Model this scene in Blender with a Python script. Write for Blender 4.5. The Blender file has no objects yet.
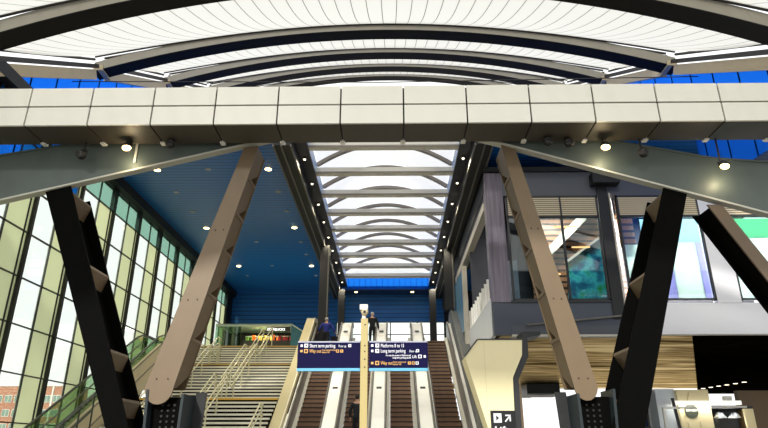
import bpy, bmesh, math, random
from mathutils import Vector, Matrix
random.seed(7)
S = bpy.context.scene
COL = S.collection
PI = math.pi

# ------------------------------------------------------------------ materials
def lin(c):
    return tuple(((v/255)/12.92 if v/255 <= .04045 else ((v/255+.055)/1.055)**2.4) for v in c) + (1,)

def base_mat(name):
    m = bpy.data.materials.new(name); m.use_nodes = True
    n = m.node_tree; n.nodes.clear()
    out = n.nodes.new('ShaderNodeOutputMaterial')
    return m, n, out

def mat(name, c, rough=.55, metal=0, var=.12, scale=3, spec=.5, bump=0):
    """painted surface, slightly uneven"""
    m, n, out = base_mat(name)
    b = n.nodes.new('ShaderNodeBsdfPrincipled')
    tc = n.nodes.new('ShaderNodeTexCoord'); no = n.nodes.new('ShaderNodeTexNoise')
    no.inputs['Scale'].default_value = scale; no.inputs['Detail'].default_value = 6
    n.links.new(tc.outputs['Object'], no.inputs['Vector'])
    mx = n.nodes.new('ShaderNodeMix'); mx.data_type = 'RGBA'
    col = lin(c)
    mx.inputs['A'].default_value = tuple(v*(1-var) for v in col[:3])+(1,)
    mx.inputs['B'].default_value = tuple(min(1, v*(1+var)) for v in col[:3])+(1,)
    n.links.new(no.outputs['Fac'], mx.inputs['Factor'])
    n.links.new(mx.outputs['Result'], b.inputs['Base Color'])
    b.inputs['Roughness'].default_value = rough; b.inputs['Metallic'].default_value = metal
    b.inputs['Specular IOR Level'].default_value = spec
    if bump:
        bp = n.nodes.new('ShaderNodeBump'); bp.inputs['Strength'].default_value = bump
        n.links.new(no.outputs['Fac'], bp.inputs['Height']); n.links.new(bp.outputs['Normal'], b.inputs['Normal'])
    n.links.new(b.outputs[0], out.inputs[0])
    return m

def line_mask(n, axis, period, width, src='Object'):
    tc = n.nodes.new('ShaderNodeTexCoord'); sp = n.nodes.new('ShaderNodeSeparateXYZ')
    n.links.new(tc.outputs[src], sp.inputs[0])
    d = n.nodes.new('ShaderNodeMath'); d.operation = 'DIVIDE'; d.inputs[1].default_value = period
    n.links.new(sp.outputs[axis], d.inputs[0])
    fr = n.nodes.new('ShaderNodeMath'); fr.operation = 'FRACT'; n.links.new(d.outputs[0], fr.inputs[0])
    lt = n.nodes.new('ShaderNodeMath'); lt.operation = 'LESS_THAN'; lt.inputs[1].default_value = width/period
    n.links.new(fr.outputs[0], lt.inputs[0])
    return lt.outputs[0]

def board_mat(name, c, c2, lines, rough=.5, metal=0, spec=.5):
    """boards or panels with narrow dark joints; lines = [(axis, period, width)]"""
    m, n, out = base_mat(name)
    b = n.nodes.new('ShaderNodeBsdfPrincipled'); last = None
    for ax, per, w in lines:
        k = line_mask(n, ax, per, w)
        if last is None: last = k
        else:
            a = n.nodes.new('ShaderNodeMath'); a.operation = 'MAXIMUM'
            n.links.new(last, a.inputs[0]); n.links.new(k, a.inputs[1]); last = a.outputs[0]
    mx = n.nodes.new('ShaderNodeMix'); mx.data_type = 'RGBA'
    mx.inputs['A'].default_value = lin(c); mx.inputs['B'].default_value = lin(c2)
    n.links.new(last, mx.inputs['Factor']); n.links.new(mx.outputs['Result'], b.inputs['Base Color'])
    b.inputs['Roughness'].default_value = rough; b.inputs['Metallic'].default_value = metal
    b.inputs['Specular IOR Level'].default_value = spec
    n.links.new(b.outputs[0], out.inputs[0])
    return m

def film_mat(name, c, clear=0., seam=None, diffuse=.3, cs=(120, 120, 115), tint=None):
    """translucent film: lets the sky's light through, seams darker"""
    m, n, out = base_mat(name)
    t = n.nodes.new('ShaderNodeBsdfTranslucent'); d = n.nodes.new('ShaderNodeBsdfDiffuse')
    a = n.nodes.new('ShaderNodeMixShader'); a.inputs[0].default_value = diffuse
    if seam:
        mx = n.nodes.new('ShaderNodeMix'); mx.data_type = 'RGBA'
        mx.inputs['A'].default_value = lin(c); mx.inputs['B'].default_value = lin(cs)
        n.links.new(line_mask(n, *seam), mx.inputs['Factor'])
        n.links.new(mx.outputs['Result'], t.inputs['Color']); n.links.new(mx.outputs['Result'], d.inputs['Color'])
    else:
        t.inputs['Color'].default_value = lin(c); d.inputs['Color'].default_value = lin(c)
    n.links.new(t.outputs[0], a.inputs[1]); n.links.new(d.outputs[0], a.inputs[2])
    last = a.outputs[0]
    if clear:
        tr = n.nodes.new('ShaderNodeBsdfTransparent'); b = n.nodes.new('ShaderNodeMixShader')
        b.inputs[0].default_value = clear
        if tint: tr.inputs[0].default_value = lin(tint)
        if seam:
            sb = n.nodes.new('ShaderNodeMath'); sb.operation = 'MULTIPLY_ADD'; sb.inputs[1].default_value = -clear; sb.inputs[2].default_value = clear
            n.links.new(line_mask(n, *seam), sb.inputs[0]); n.links.new(sb.outputs[0], b.inputs[0])
        n.links.new(last, b.inputs[1]); n.links.new(tr.outputs[0], b.inputs[2]); last = b.outputs[0]
    n.links.new(last, out.inputs[0])
    return m

def glass_mat(name, c, refl=.12, rough=.03):
    m, n, out = base_mat(name)
    tr = n.nodes.new('ShaderNodeBsdfTransparent'); tr.inputs[0].default_value = lin(c)
    g = n.nodes.new('ShaderNodeBsdfGlossy'); g.inputs['Roughness'].default_value = rough
    fr = n.nodes.new('ShaderNodeLayerWeight'); fr.inputs['Blend'].default_value = .25
    mu = n.nodes.new('ShaderNodeMath'); mu.operation = 'MULTIPLY_ADD'; mu.inputs[1].default_value = .28; mu.inputs[2].default_value = refl*.4
    n.links.new(fr.outputs['Fresnel'], mu.inputs[0])
    x = n.nodes.new('ShaderNodeMixShader')
    n.links.new(mu.outputs[0], x.inputs[0]); n.links.new(tr.outputs[0], x.inputs[1]); n.links.new(g.outputs[0], x.inputs[2])
    n.links.new(x.outputs[0], out.inputs[0])
    return m

def lamp_mat(name, c, st):
    m, n, out = base_mat(name)
    e = n.nodes.new('ShaderNodeEmission'); e.inputs[0].default_value = lin(c); e.inputs[1].default_value = st
    n.links.new(e.outputs[0], out.inputs[0])
    return m

def ramp_mat(name, stops, scale, stretch=(1, 1, 1), rough=.4, metal=0, spec=.5, detail=5, glossy=False):
    m, n, out = base_mat(name)
    b = n.nodes.new('ShaderNodeBsdfPrincipled'); tc = n.nodes.new('ShaderNodeTexCoord')
    mp = n.nodes.new('ShaderNodeMapping'); mp.inputs['Scale'].default_value = stretch
    no = n.nodes.new('ShaderNodeTexNoise'); no.inputs['Scale'].default_value = scale; no.inputs['Detail'].default_value = detail
    r = n.nodes.new('ShaderNodeValToRGB')
    while len(r.color_ramp.elements) < len(stops): r.color_ramp.elements.new(.5)
    for e, (p, c) in zip(r.color_ramp.elements, stops): e.position = p; e.color = lin(c)
    n.links.new(tc.outputs['Object'], mp.inputs[0]); n.links.new(mp.outputs[0], no.inputs['Vector'])
    n.links.new(no.outputs['Fac'], r.inputs[0]); n.links.new(r.outputs[0], b.inputs['Base Color'])
    b.inputs['Roughness'].default_value = rough; b.inputs['Metallic'].default_value = metal; b.inputs['Specular IOR Level'].default_value = spec
    n.links.new(b.outputs[0], out.inputs[0])
    if glossy:      # brushed coloured metal that keeps its tint at grazing angles
        g = n.nodes.new('ShaderNodeBsdfGlossy'); g.inputs['Roughness'].default_value = rough
        n.links.new(r.outputs[0], g.inputs[0]); n.links.new(g.outputs[0], out.inputs[0])
    return m

def brick_mat(name):
    m, n, out = base_mat(name)
    b = n.nodes.new('ShaderNodeBsdfPrincipled'); tc = n.nodes.new('ShaderNodeTexCoord')
    mp = n.nodes.new('ShaderNodeMapping'); mp.inputs['Rotation'].default_value = (PI/2, 0, 0)
    br = n.nodes.new('ShaderNodeTexBrick'); br.inputs['Scale'].default_value = 1.4
    br.inputs['Color1'].default_value = lin((168, 106, 82)); br.inputs['Color2'].default_value = lin((150, 92, 72)); br.inputs['Mortar'].default_value = lin((205, 175, 150))
    n.links.new(tc.outputs['Object'], mp.inputs[0]); n.links.new(mp.outputs[0], br.inputs['Vector'])
    n.links.new(br.outputs['Color'], b.inputs['Base Color']); b.inputs['Roughness'].default_value = .9
    n.links.new(b.outputs[0], out.inputs[0])
    return m

M = dict(
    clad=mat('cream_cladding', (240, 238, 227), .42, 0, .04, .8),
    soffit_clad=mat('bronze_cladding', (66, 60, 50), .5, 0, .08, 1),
    joint=mat('dark_joint', (22, 20, 18), .8),
    chord=mat('grey_steel_paint', (84, 94, 90), .5, .1, .3, 1.1),
    chord_lip=mat('pale_steel_lip', (190, 190, 178), .45, 0, .06),
    black=mat('shaded_strut_steel', (4, 4, 3), .7, 0, .3, 5, .05),  # same strut steel as the bronze, with its shade put into the colour
    web=mat('dark_grey_steel', (40, 41, 42), .6, 0, .25, 4, .3),
    teal=mat('blue_grey_steel', (36, 44, 47), .5, 0, .15, 3, .3),
    bronze=mat('lit_strut_steel', (110, 92, 68), .5, .1, .12, 2.2),  # same strut steel as the black, with warm light put into the colour
    bronze_side=mat('lit_strut_web', (100, 82, 56), .5, .1, .12, 2.2),  # side faces of the strut steel, also coloured as lit
    bolt=mat('bolt_steel', (34, 32, 30), .5, .5),
    arch=mat('grey_rib_paint', (150, 145, 132), .5, 0, .1, 2),
    arch_under=mat('dark_rib_soffit', (22, 20, 18), .7, 0, .2, 2, .2),
    eave=mat('sand_eave_paint', (186, 170, 138), .55, 0, .1),
    frame_dark=mat('dark_frame', (38, 34, 30), .5),
    film=film_mat('white_film', (188, 187, 181), .16, ('X', .5, .03), .25, (112, 110, 105)),
    film2=film_mat('vault_film', (250, 249, 244), .4, None, .1),
    blue_wall=film_mat('blue_cladding', (60, 160, 255), .6, ('Y', 1.375, .07), .4, (6, 22, 60), (92, 172, 243)),
    blue_strip=film_mat('bright_blue_cladding', (60, 170, 255), .7, ('X', .42, .03), .3, (12, 60, 140), (104, 186, 248)),
    blue_ceil=board_mat('blue_planks', (30, 112, 198), (6, 40, 90), [('Y', .3, .05)], .34),
    blue_back=board_mat('blue_back_boards', (22, 106, 186), (6, 44, 90), [('Z', .32, .05)], .5),
    navy=mat('navy_soffit', (12, 18, 40), .5),
    char=mat('charcoal_beam', (20, 21, 23), .6, 0, .15, 3),
    char_lip=mat('grey_beam_lip', (104, 102, 96), .4, .1),
    bar=mat('skylight_bar_paint', (228, 225, 216), .5, 0, .05),
    rib=mat('taupe_rib_paint', (140, 132, 124), .5, 0, .1),
    upstand=glass_mat('pale_blue_upstand_glass', (150, 185, 235), .3),
    upst=mat('pale_blue_upstand', (150, 182, 232), .3, 0, .1),
    mullion=mat('black_mullion', (26, 28, 24), .5),
    clear=glass_mat('clear_facade_glass', (250, 254, 250), .0),
    tealglass=glass_mat('teal_glass', (196, 224, 210), .2),
    greenpane=film_mat('green_fritted_pane', (222, 227, 196), .1, None, .12),
    white=mat('white_panel', (238, 236, 226), .35, 0, .04),
    deck=mat('white_deck_enamel', (246, 245, 236), .3, 0, .05, 2),
    rail=mat('grey_handrail_rubber', (92, 90, 82), .5),
    black_rubber=mat('black_rubber', (18, 17, 16), .5),
    inner=mat('brown_inner_panel', (66, 54, 42), .3, .2, .2, 2),
    skirt=mat('pale_skirting', (225, 222, 205), .35),
    step=ramp_mat('brown_escalator_step', [(.3, (118, 90, 66)), (.7, (144, 110, 82))], 4, (1, 1, 1), .5, .2),
    step_edge=mat('dark_step_edge', (34, 24, 18), .6),
    riser=ramp_mat('brown_stair_riser', [(.3, (16, 12, 7)), (.7, (28, 21, 13))], 3, (.3, 1, 1), .8, 0, .1),
    nosing=mat('pale_stair_nosing', (238, 234, 210), .5, 0, .06),
    yellow=mat('yellow_stair_nosing', (226, 176, 50), .5, 0, .08),
    tan_n=mat('tan_stair_nosing', (190, 156, 84), .5, 0, .08),
    beige=mat('beige_parapet', (190, 178, 132), .5, 0, .06, 1.2),
    hand=mat('pale_yellow_steel', (206, 200, 162), .35, .2, .08),
    side=mat('olive_beige_cladding', (206, 194, 158), .45, 0, .12, 1),
    gglass=glass_mat('green_balustrade_glass', (212, 232, 210), .2),
    darkgreen=mat('dark_green_rail', (44, 52, 40), .4),
    sign=mat('navy_sign_face', (10, 8, 58), .7, 0, .05, 3, .15),
    sign_edge=mat('blue_sign_edge', (96, 176, 216), .4),
    sign_frame=mat('grey_sign_frame', (170, 172, 190), .4),
    txt=mat('white_lettering', (240, 240, 246), .5, 0, .01),
    txt_y=mat('yellow_lettering', (232, 176, 84), .5, 0, .01),
    post=mat('cream_post_enamel', (186, 168, 108), .4, 0, .06, 1.5),
    lift=mat('tan_lift_cladding', (248, 236, 188), .5, 0, .05, .8),
    liftside=mat('dark_lift_frame', (40, 42, 44), .45),
    signblack=mat('black_sign_face', (10, 10, 12), .4),
    parapet=mat('dark_grey_parapet', (92, 96, 96), .45, .1, .12, 1),
    spand=mat('slate_grey_spandrel', (72, 78, 90), .4, .1, .1, .7),
    spand2=mat('pale_grey_spandrel', (234, 234, 238), .4, 0, .05, .7),
    header=mat('grey_header', (78, 82, 90), .45, 0, .1, .8),
    column=ramp_mat('mauve_grey_column', [(.35, (92, 86, 98)), (.7, (136, 126, 138))], 3, (3, 3, .15), .4, .1),
    louvre=mat('sand_louvre', (206, 192, 162), .5, 0, .05),
    palebeam=mat('pale_beam', (200, 194, 180), .5),
    lglass=glass_mat('lounge_glass', (225, 236, 238), .2),
    blind=film_mat('pale_backing', (240, 246, 240), .0, None, .5),
    backing_teal=film_mat('teal_backing_band', (196, 222, 230), 0, None, .5),
    backing_lilac=film_mat('lilac_backing', (208, 202, 240), 0, None, .5),
    backing_green=film_mat('green_backing_band', (100, 190, 150), 0, None, .5),
    slat=board_mat('brown_slats', (158, 108, 74), (40, 26, 18), [('Z', .28, .1)], .5),
    mural=ramp_mat('teal_mottled_panel', [(.3, (10, 28, 80)), (.45, (16, 110, 140)), (.55, (60, 180, 190)), (.66, (30, 150, 70)), (.8, (120, 210, 90))], 1.6, (1, 1, 1), .5),
    dim=mat('dim_interior', (38, 40, 48), .7),
    under=ramp_mat('brown_soffit_painted_sheen', [(.38, (92, 76, 48)), (.46, (200, 176, 128)), (.52, (134, 112, 74)), (.6, (228, 206, 160))], .5, (.22, 1.6, 1), .3, .85, .4, 5, True),  # noise streaks in the colour imitate reflections on the metal
    under_reflection=ramp_mat('dark_reflection_soffit', [(.35, (7, 6, 5)), (.7, (26, 22, 15))], 1.2, (1, 1, 1), .9, 0, 0),  # darkness of a reflection put into the colour of this soffit part
    pave=ramp_mat('grey_paving', [(.3, (112, 108, 102)), (.7, (138, 134, 126))], 1.2, (1, 1, 1), .7),
    pave_bounce=ramp_mat('pale_bounce_paving', [(.3, (206, 200, 188)), (.7, (226, 220, 208))], 1.2, (1, 1, 1), .8),
    upfloor=mat('pale_concourse_floor', (170, 166, 156), .4),
    kiosk_green=glass_mat('pale_green_kiosk_glass', (188, 214, 188), .25),
    kiosk_pale=mat('pale_green_fascia', (196, 214, 190), .4),
    kiosk_dark=mat('dark_kiosk_back', (46, 46, 34), .6),
    lit=lamp_mat('warm_lamp', (255, 222, 150), 9), lit_soft=lamp_mat('warm_small_lamp', (255, 240, 205), 3.5),
    letter_lit=lamp_mat('lit_sign_letters', (250, 252, 245), 1.6),
    bar_lit=lamp_mat('white_tube_lamp', (255, 250, 238), .9),
    strip=lamp_mat('orange_strip_lamp', (255, 190, 120), 2.5),
    off=mat('unlit_lamp_glass', (170, 176, 190), .2),
    housing=mat('dark_lamp_housing', (44, 42, 40), .4, .3),
    brick=brick_mat('brick_facade'), winwhite=mat('white_window_frame', (225, 225, 215), .5), winglass=mat('grey_green_window', (120, 140, 128), .15),
    cream=mat('cream_kiosk_panel', (236, 220, 172), .5, 0, .04), coolwhite=mat('cool_white_panel', (214, 222, 228), .4, 0, .04),
    darkdisc=mat('dark_green_disc', (62, 68, 52), .5), navyglass=mat('navy_glazing', (22, 40, 82), .15),
    brownpanel=mat('brown_shop_panel', (96, 74, 38), .5),
    skin=mat('skin', (196, 150, 124), .6), hair_grey=mat('grey_hair', (196, 190, 178), .8), hair_dark=mat('dark_hair', (34, 28, 24), .8),
    jacket_blue=mat('blue_jacket_cloth', (40, 52, 140), .8), cloth_black=mat('black_cloth', (20, 20, 26), .85), cloth_dark=mat('charcoal_cloth', (26, 28, 36), .85),
    eye=mat('eye', (30, 26, 24), .3),
    prod_o=mat('orange_packets', (230, 110, 30), .5), prod_y=mat('yellow_packets', (240, 200, 60), .5), prod_r=mat('red_packets', (176, 40, 34), .5), prod_g=mat('green_packets', (110, 160, 60), .5),
)

# ------------------------------------------------------------------ mesh building
class MB:
    def __init__(s): s.v = []; s.f = []; s.m = []
    def add(s, pts, faces, mi=0):
        o = len(s.v); s.v += [Vector(p) for p in pts]
        s.f += [tuple(i+o for i in f) for f in faces]; s.m += [mi]*len(faces)
        return s
    def hexa(s, p, mi=0):
        return s.add(p, [(0, 3, 2, 1), (4, 5, 6, 7), (0, 1, 5, 4), (1, 2, 6, 5), (2, 3, 7, 6), (3, 0, 4, 7)], mi)
    def box(s, x0, x1, y0, y1, z0, z1, mi=0):
        return s.hexa([(x0, y0, z0), (x1, y0, z0), (x1, y1, z0), (x0, y1, z0), (x0, y0, z1), (x1, y0, z1), (x1, y1, z1), (x0, y1, z1)], mi)
    def prism(s, poly, off, mi=0):
        n = len(poly); off = Vector(off); a = [Vector(p) for p in poly]
        return s.add(a+[p+off for p in a], [tuple(range(n-1, -1, -1)), tuple(range(n, 2*n))]+[(i, (i+1) % n, n+(i+1) % n, n+i) for i in range(n)], mi)
    def bar(s, p, q, w, h, up=(0, 0, 1), mi=0):
        p, q = Vector(p), Vector(q); d = (q-p).normalized(); u = Vector(up)
        r = d.cross(u).normalized(); u = r.cross(d).normalized(); r *= w/2; u *= h/2
        return s.hexa([p-r-u, p+r-u, q+r-u, q-r-u, p-r+u, p+r+u, q+r+u, q-r+u], mi)
    def tube(s, path, r, n=8, mi=0, cap=True):
        path = [Vector(p) for p in path]; rings = []
        for i, p in enumerate(path):
            d = (path[min(i+1, len(path)-1)]-path[max(i-1, 0)]).normalized()
            u = Vector((0, 0, 1)) if abs(d.z) < .95 else Vector((1, 0, 0))
            a = d.cross(u).normalized(); b = a.cross(d)
            rr = r[i] if isinstance(r, (list, tuple)) else r
            rings.append([p+a*math.cos(2*PI*k/n)*rr+b*math.sin(2*PI*k/n)*rr for k in range(n)])
        pts = [x for g in rings for x in g]; fs = []
        for i in range(len(path)-1):
            for k in range(n): fs.append((i*n+k, i*n+(k+1) % n, (i+1)*n+(k+1) % n, (i+1)*n+k))
        if cap: fs += [tuple(range(n-1, -1, -1)), tuple((len(path)-1)*n+k for k in range(n))]
        return s.add(pts, fs, mi)
    def ball(s, c, r, n=10, sq=(1, 1, 1), mi=0):
        c = Vector(c); pts = []; fs = []; m = n//2+1
        for i in range(m+1):
            t = PI*i/m
            for k in range(n):
                pts.append(c+Vector((math.sin(t)*math.cos(2*PI*k/n)*sq[0], math.sin(t)*math.sin(2*PI*k/n)*sq[1], math.cos(t)*sq[2]))*r)
        for i in range(m):
            for k in range(n): fs.append((i*n+k, (i+1)*n+k, (i+1)*n+(k+1) % n, i*n+(k+1) % n))
        return s.add(pts, fs, mi)
    def build(s, name, mats, parent=None, smooth=False):
        if not isinstance(mats, (list, tuple)): mats = [mats]
        if parent: o0 = world_loc(parent)
        else:
            xs = [p.x for p in s.v]; ys = [p.y for p in s.v]; zs = [p.z for p in s.v]
            o0 = Vector(((min(xs)+max(xs))/2, (min(ys)+max(ys))/2, min(zs)))
        me = bpy.data.meshes.new(name)
        me.from_pydata([tuple(p-o0) for p in s.v], [], s.f)
        for m in mats: me.materials.append(m)
        me.polygons.foreach_set('material_index', s.m)
        bm = bmesh.new(); bm.from_mesh(me)
        bmesh.ops.remove_doubles(bm, verts=bm.verts, dist=1e-5)
        bmesh.ops.recalc_face_normals(bm, faces=bm.faces); bm.to_mesh(me); bm.free()
        if smooth: me.polygons.foreach_set('use_smooth', [True]*len(me.polygons))
        me.update()
        o = bpy.data.objects.new(name, me); COL.objects.link(o)
        if parent: o.parent = parent
        else: o.location = o0
        return o

def world_loc(o):
    v = Vector((0, 0, 0))
    while o: v += o.location; o = o.parent
    return v
def tag(o, label, cat, group=None, kind=None):
    o['label'] = label; o['category'] = cat
    if group: o['group'] = group
    if kind: o['kind'] = kind
    return o
def thing(name, loc, label, cat, group=None, kind=None):
    o = bpy.data.objects.new(name, None); o.empty_display_size = .2; COL.objects.link(o); o.location = loc
    return tag(o, label, cat, group, kind)
def struct(o, label=None, cat=None):
    o['kind'] = 'structure'
    if label: o['label'] = label; o['category'] = cat or 'structure'
    return o
def kids(o): return [c for c in COL.objects if c.parent == o]
def copy_tree(o, loc=None, label=None, parent=None):
    c = o.copy(); COL.objects.link(c)
    if parent: c.parent = parent
    if loc is not None: c.location = loc
    if label: c['label'] = label
    for ch in list(o.children): copy_tree(ch, parent=c)
    return c
def B(x0, x1, y0, y1, z0, z1): return MB().box(x0, x1, y0, y1, z0, z1)
ORD = ['first', 'second', 'third', 'fourth', 'fifth', 'sixth', 'seventh', 'eighth', 'ninth', 'tenth', 'eleventh', 'twelfth', 'thirteenth', 'fourteenth', 'fifteenth', 'sixteenth']

def text(body, x, z, y, size, m, parent, name='lettering', align='LEFT', sx=1., bold=0.):
    cu = bpy.data.curves.new('t', 'FONT'); cu.body = body; cu.size = size; cu.extrude = .004; cu.align_x = align; cu.offset = bold
    t = bpy.data.objects.new('t', cu); COL.objects.link(t)
    bpy.context.view_layer.update()
    me = bpy.data.meshes.new_from_object(t.evaluated_get(bpy.context.evaluated_depsgraph_get()))
    bpy.data.objects.remove(t); bpy.data.curves.remove(cu)
    me.transform(Matrix.Translation(Vector((x, y, z))-world_loc(parent)) @ Matrix.Rotation(PI/2, 4, 'X') @ Matrix.Diagonal((sx, 1, 1, 1)))
    me.name = name; me.materials.clear(); me.materials.append(m)
    o = bpy.data.objects.new(name, me); COL.objects.link(o); o.parent = parent
    return o

# ------------------------------------------------------------------ camera, world, sun
FPX = 600.0
pitch = math.atan((448-214)/FPX); yaw = math.atan((393-384)/FPX*math.cos(pitch))
cam = bpy.data.objects.new('camera', bpy.data.cameras.new('camera')); COL.objects.link(cam)
cam.data.sensor_width = 36; cam.data.lens = 36*FPX/768; cam.data.clip_end = 600
cam.location = (0, 0, 1.6); cam.rotation_euler = (PI/2+pitch, 0, yaw)
S.camera = cam

w = bpy.data.worlds.new('overcast_sky'); S.world = w; w.use_nodes = True
n = w.node_tree; n.nodes.clear()
wo = n.nodes.new('ShaderNodeOutputWorld'); bg = n.nodes.new('ShaderNodeBackground')
tc = n.nodes.new('ShaderNodeTexCoord'); no = n.nodes.new('ShaderNodeTexNoise'); no.inputs['Scale'].default_value = 2.5; no.inputs['Detail'].default_value = 5
rp = n.nodes.new('ShaderNodeValToRGB'); rp.color_ramp.elements[0].color = (.95, .98, 1, 1); rp.color_ramp.elements[1].color = (1, 1, .98, 1)
rp.color_ramp.elements[0].position = .35; rp.color_ramp.elements[1].position = .6
n.links.new(tc.outputs['Generated'], no.inputs['Vector']); n.links.new(no.outputs['Fac'], rp.inputs[0]); n.links.new(rp.outputs[0], bg.inputs[0])
bg.inputs[1].default_value = 1.1
n.links.new(bg.outputs[0], wo.inputs[0])
sun = bpy.data.objects.new('sun', bpy.data.lights.new('sun', 'SUN')); COL.objects.link(sun)
sun.data.energy = 2.8; sun.data.angle = math.radians(4); sun.data.color = (1, .97, .92)
sd = Vector((.22, .85, -.46)); sun.rotation_euler = sd.to_track_quat('-Z', 'Y').to_euler()
S.view_settings.view_transform = 'Standard'; S.view_settings.look = 'None'; S.view_settings.gamma = 1; S.view_settings.use_curve_mapping = False
S.view_settings.exposure = 0.35
S.cycles.use_denoising = True
S.cycles.max_bounces = 10; S.cycles.diffuse_bounces = 6; S.cycles.transparent_max_bounces = 16; S.cycles.transmission_bounces = 6
S.cycles.caustics_reflective = False; S.cycles.sample_clamp_indirect = 6

# ------------------------------------------------------------------ setting: ground, hall shell
XA = -.32                       # centre line of the hall
CZ = 12.79                      # blue ceiling
XL, XR = -12.3, 11.68
ZF = 6.95                       # upper concourse
YB = 45.0
struct(B(-160, 120, -30, 47, -.3, 0).build('floor', M['pave']))
struct(B(-160, 120, 47, 260, -.3, -.001).build('floor_outside', M['pave_bounce']))  # unseen paving made pale to brighten what the soffit reflects
struct(B(XL+.02, 3.7, 34.02, YB+1, ZF-.5, ZF).build('floor_upper', M['upfloor']))
struct(B(XL, -4.45, 20, YB, CZ, CZ+.4).build('ceiling', M['blue_ceil']))
struct(B(3.8, 16, 20, YB, CZ, CZ+.4).build('ceiling_right', M['blue_ceil']))
# back wall: boarded, open to white glazing low down in the middle
struct(B(XL, -4.2, YB, YB+.3, ZF-.5, CZ).build('wall_back', M['blue_back']))
struct(B(-4.2, 3.9, YB, YB+.3, 10.42, CZ).build('wall_back_centre', M['blue_back']))
struct(B(3.9, 16, YB, YB+.3, ZF-.5, CZ).build('wall_back_right', M['navy']))
g = thing('window_1', (-.3, YB+.1, ZF), 'wide white glazing under the blue back wall', 'window', kind='structure')
for i in range(5):
    x = -4.2+i*2.025
    B(x-.04, x+.04, YB, YB+.12, ZF, 10.42).build('mullion', M['mullion'], g)
for z in (7.9, 8.7, 9.5):
    B(-4.2, 3.9, YB+.02, YB+.1, z-.03, z+.03).build('transom', M['char_lip'], g)
B(-4.2, 3.9, YB+.05, YB+.07, ZF, 10.42).build('pane', M['clear'], g)
# left glass facade, bay by bay
edges = [10.75+2.75*k for k in range(13)]
rows = [0, .86, 2.36, 3.86, 5.36, 6.86, 8.36, 9.86, 11.3, 12.35]
for k in range(len(edges)-1):
    a, b = edges[k], edges[k+1]
    win = thing('window_%d' % (k+2), (XL, (a+b)/2, 0), '', 'window', kind='structure'); del win['label']
    mid = a+(b-a)*.5
    MB().box(XL-.16, XL+.10, b-.09, b+.03, 0, 12.35).build('mullion', M['mullion'], win)
    MB().box(XL-.03, XL+.03, mid-.02, mid+.02, 0, 12.35).build('glazing_bar', M['mullion'], win)
    MB().box(XL-.03, XL+.03, b-.3, b-.27, 0, 12.35).build('glazing_bar', M['mullion'], win)
    for z in rows[1:]:
        MB().box(XL-.03, XL+.05, a, b, z-.018, z+.018).build('transom', M['mullion'], win)
    B(XL-.01, XL+.01, a, mid, 0, 11.3).build('clear_pane', M['clear'], win)
    B(XL-.06, XL-.02, mid, b, 0, 11.3).build('green_pane', M['greenpane'], win)
    B(XL-.01, XL+.01, a, b, 11.3, 12.35).build('teal_pane', M['tealglass'], win)
struct(B(XL-.2, XL+.35, 10.75, YB, 12.35, CZ-.005).build('trim_1', M['char']))
struct(B(XL-.2, XL+.1, 43.75, YB, 0, 12.35).build('trim_4', M['char']))
struct(MB().prism([(XL, 12.6, 9.9), (XL, 21.4, 9.9+.62), (XL, 21.4, CZ), (XL, 43.9, CZ), (XL, 43.9, 16.0+.565*22.9), (XL, 21, 16.0), (XL, 12.6, 16.0-.65*8.4)], (-.015, 0, 0)).build('wall_left', M['blue_wall']))
struct(MB().prism([(XR, 12.6, 9.9), (XR, 20.6, 9.9+.62), (XR, 20.6, CZ+.4), (XR, 43.9, CZ+.4), (XR, 43.9, 16.0+.565*22.9), (XR, 21, 16.0), (XR, 12.6, 16.0-.65*8.4)], (.015, 0, 0)).build('wall_right', M['blue_wall']))

# ------------------------------------------------------------------ canopy of film between arched ribs
HW = 11.95
def zs(y): return 16.02+(.65 if y < 21 else .565)*(y-21)
def arch_pts(y, dz=0, n=48, rise=None, hw=HW):
    rise = 1.95+max(0, 21-y)*.09
    return [(XA-hw+2*hw*i/n, y, zs(y)+dz+rise*(1-((2*i/n)-1)**2)) for i in range(n+1)]
AY = [6.6, 13.0, 21.0, 27.6, 34.2, 40.8]
awhere = ['nearest arched rib of the canopy, cut off by the top of the photo', 'second arched rib of the canopy, the full grey arc above the clad beam', 'third arched rib of the canopy, a thinner arc under the second', 'fourth arched rib of the canopy, a narrow dark arc above the beam', 'farthest arched rib of the canopy, a sliver just above the beam']
for i, y in enumerate(AY[1:]):
    t = thing('arched_rib', (XA, y, zs(y)), awhere[i], 'roof rib', 'arched ribs of the canopy')
    hd, wd = .46, .58
    def sweep(y0, y1, z0, z1):
        mb = MB(); a = arch_pts(y, 0)
        for p, q in zip(a[:-1], a[1:]):
            mb.add([(p[0], y0, p[2]+z0), (q[0], y0, q[2]+z0), (q[0], y1, q[2]+z0), (p[0], y1, p[2]+z0), (p[0], y0, p[2]+z1), (q[0], y0, q[2]+z1), (q[0], y1, q[2]+z1), (p[0], y1, p[2]+z1)],
                   [(0, 3, 2, 1), (4, 5, 6, 7), (0, 1, 5, 4), (2, 3, 7, 6)])
        return mb
    sweep(y-wd/2, y+wd/2, .03, hd).build('web', M['arch'], t)
    sweep(y-wd/2-.01, y+wd/2+.01, 0, .03).build('soffit_plate', M['arch_under'], t)
    for sx in (-1, 1):
        x = XA+sx*HW
        MB().box(min(x, x-sx*.4), max(x, x-sx*.4), y-.34, y+.34, zs(y)+.06, zs(y)+.3).build('spring_block', M['eave'], t)
fwhere = ['nearest white film bay over the camera, mostly above the frame', 'widest white film bay in front of the full grey arch', 'white film bay just behind the full grey arch', 'narrow white film bay third behind the clad beam', 'farthest white film bay, a thin strip above the beam']
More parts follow.
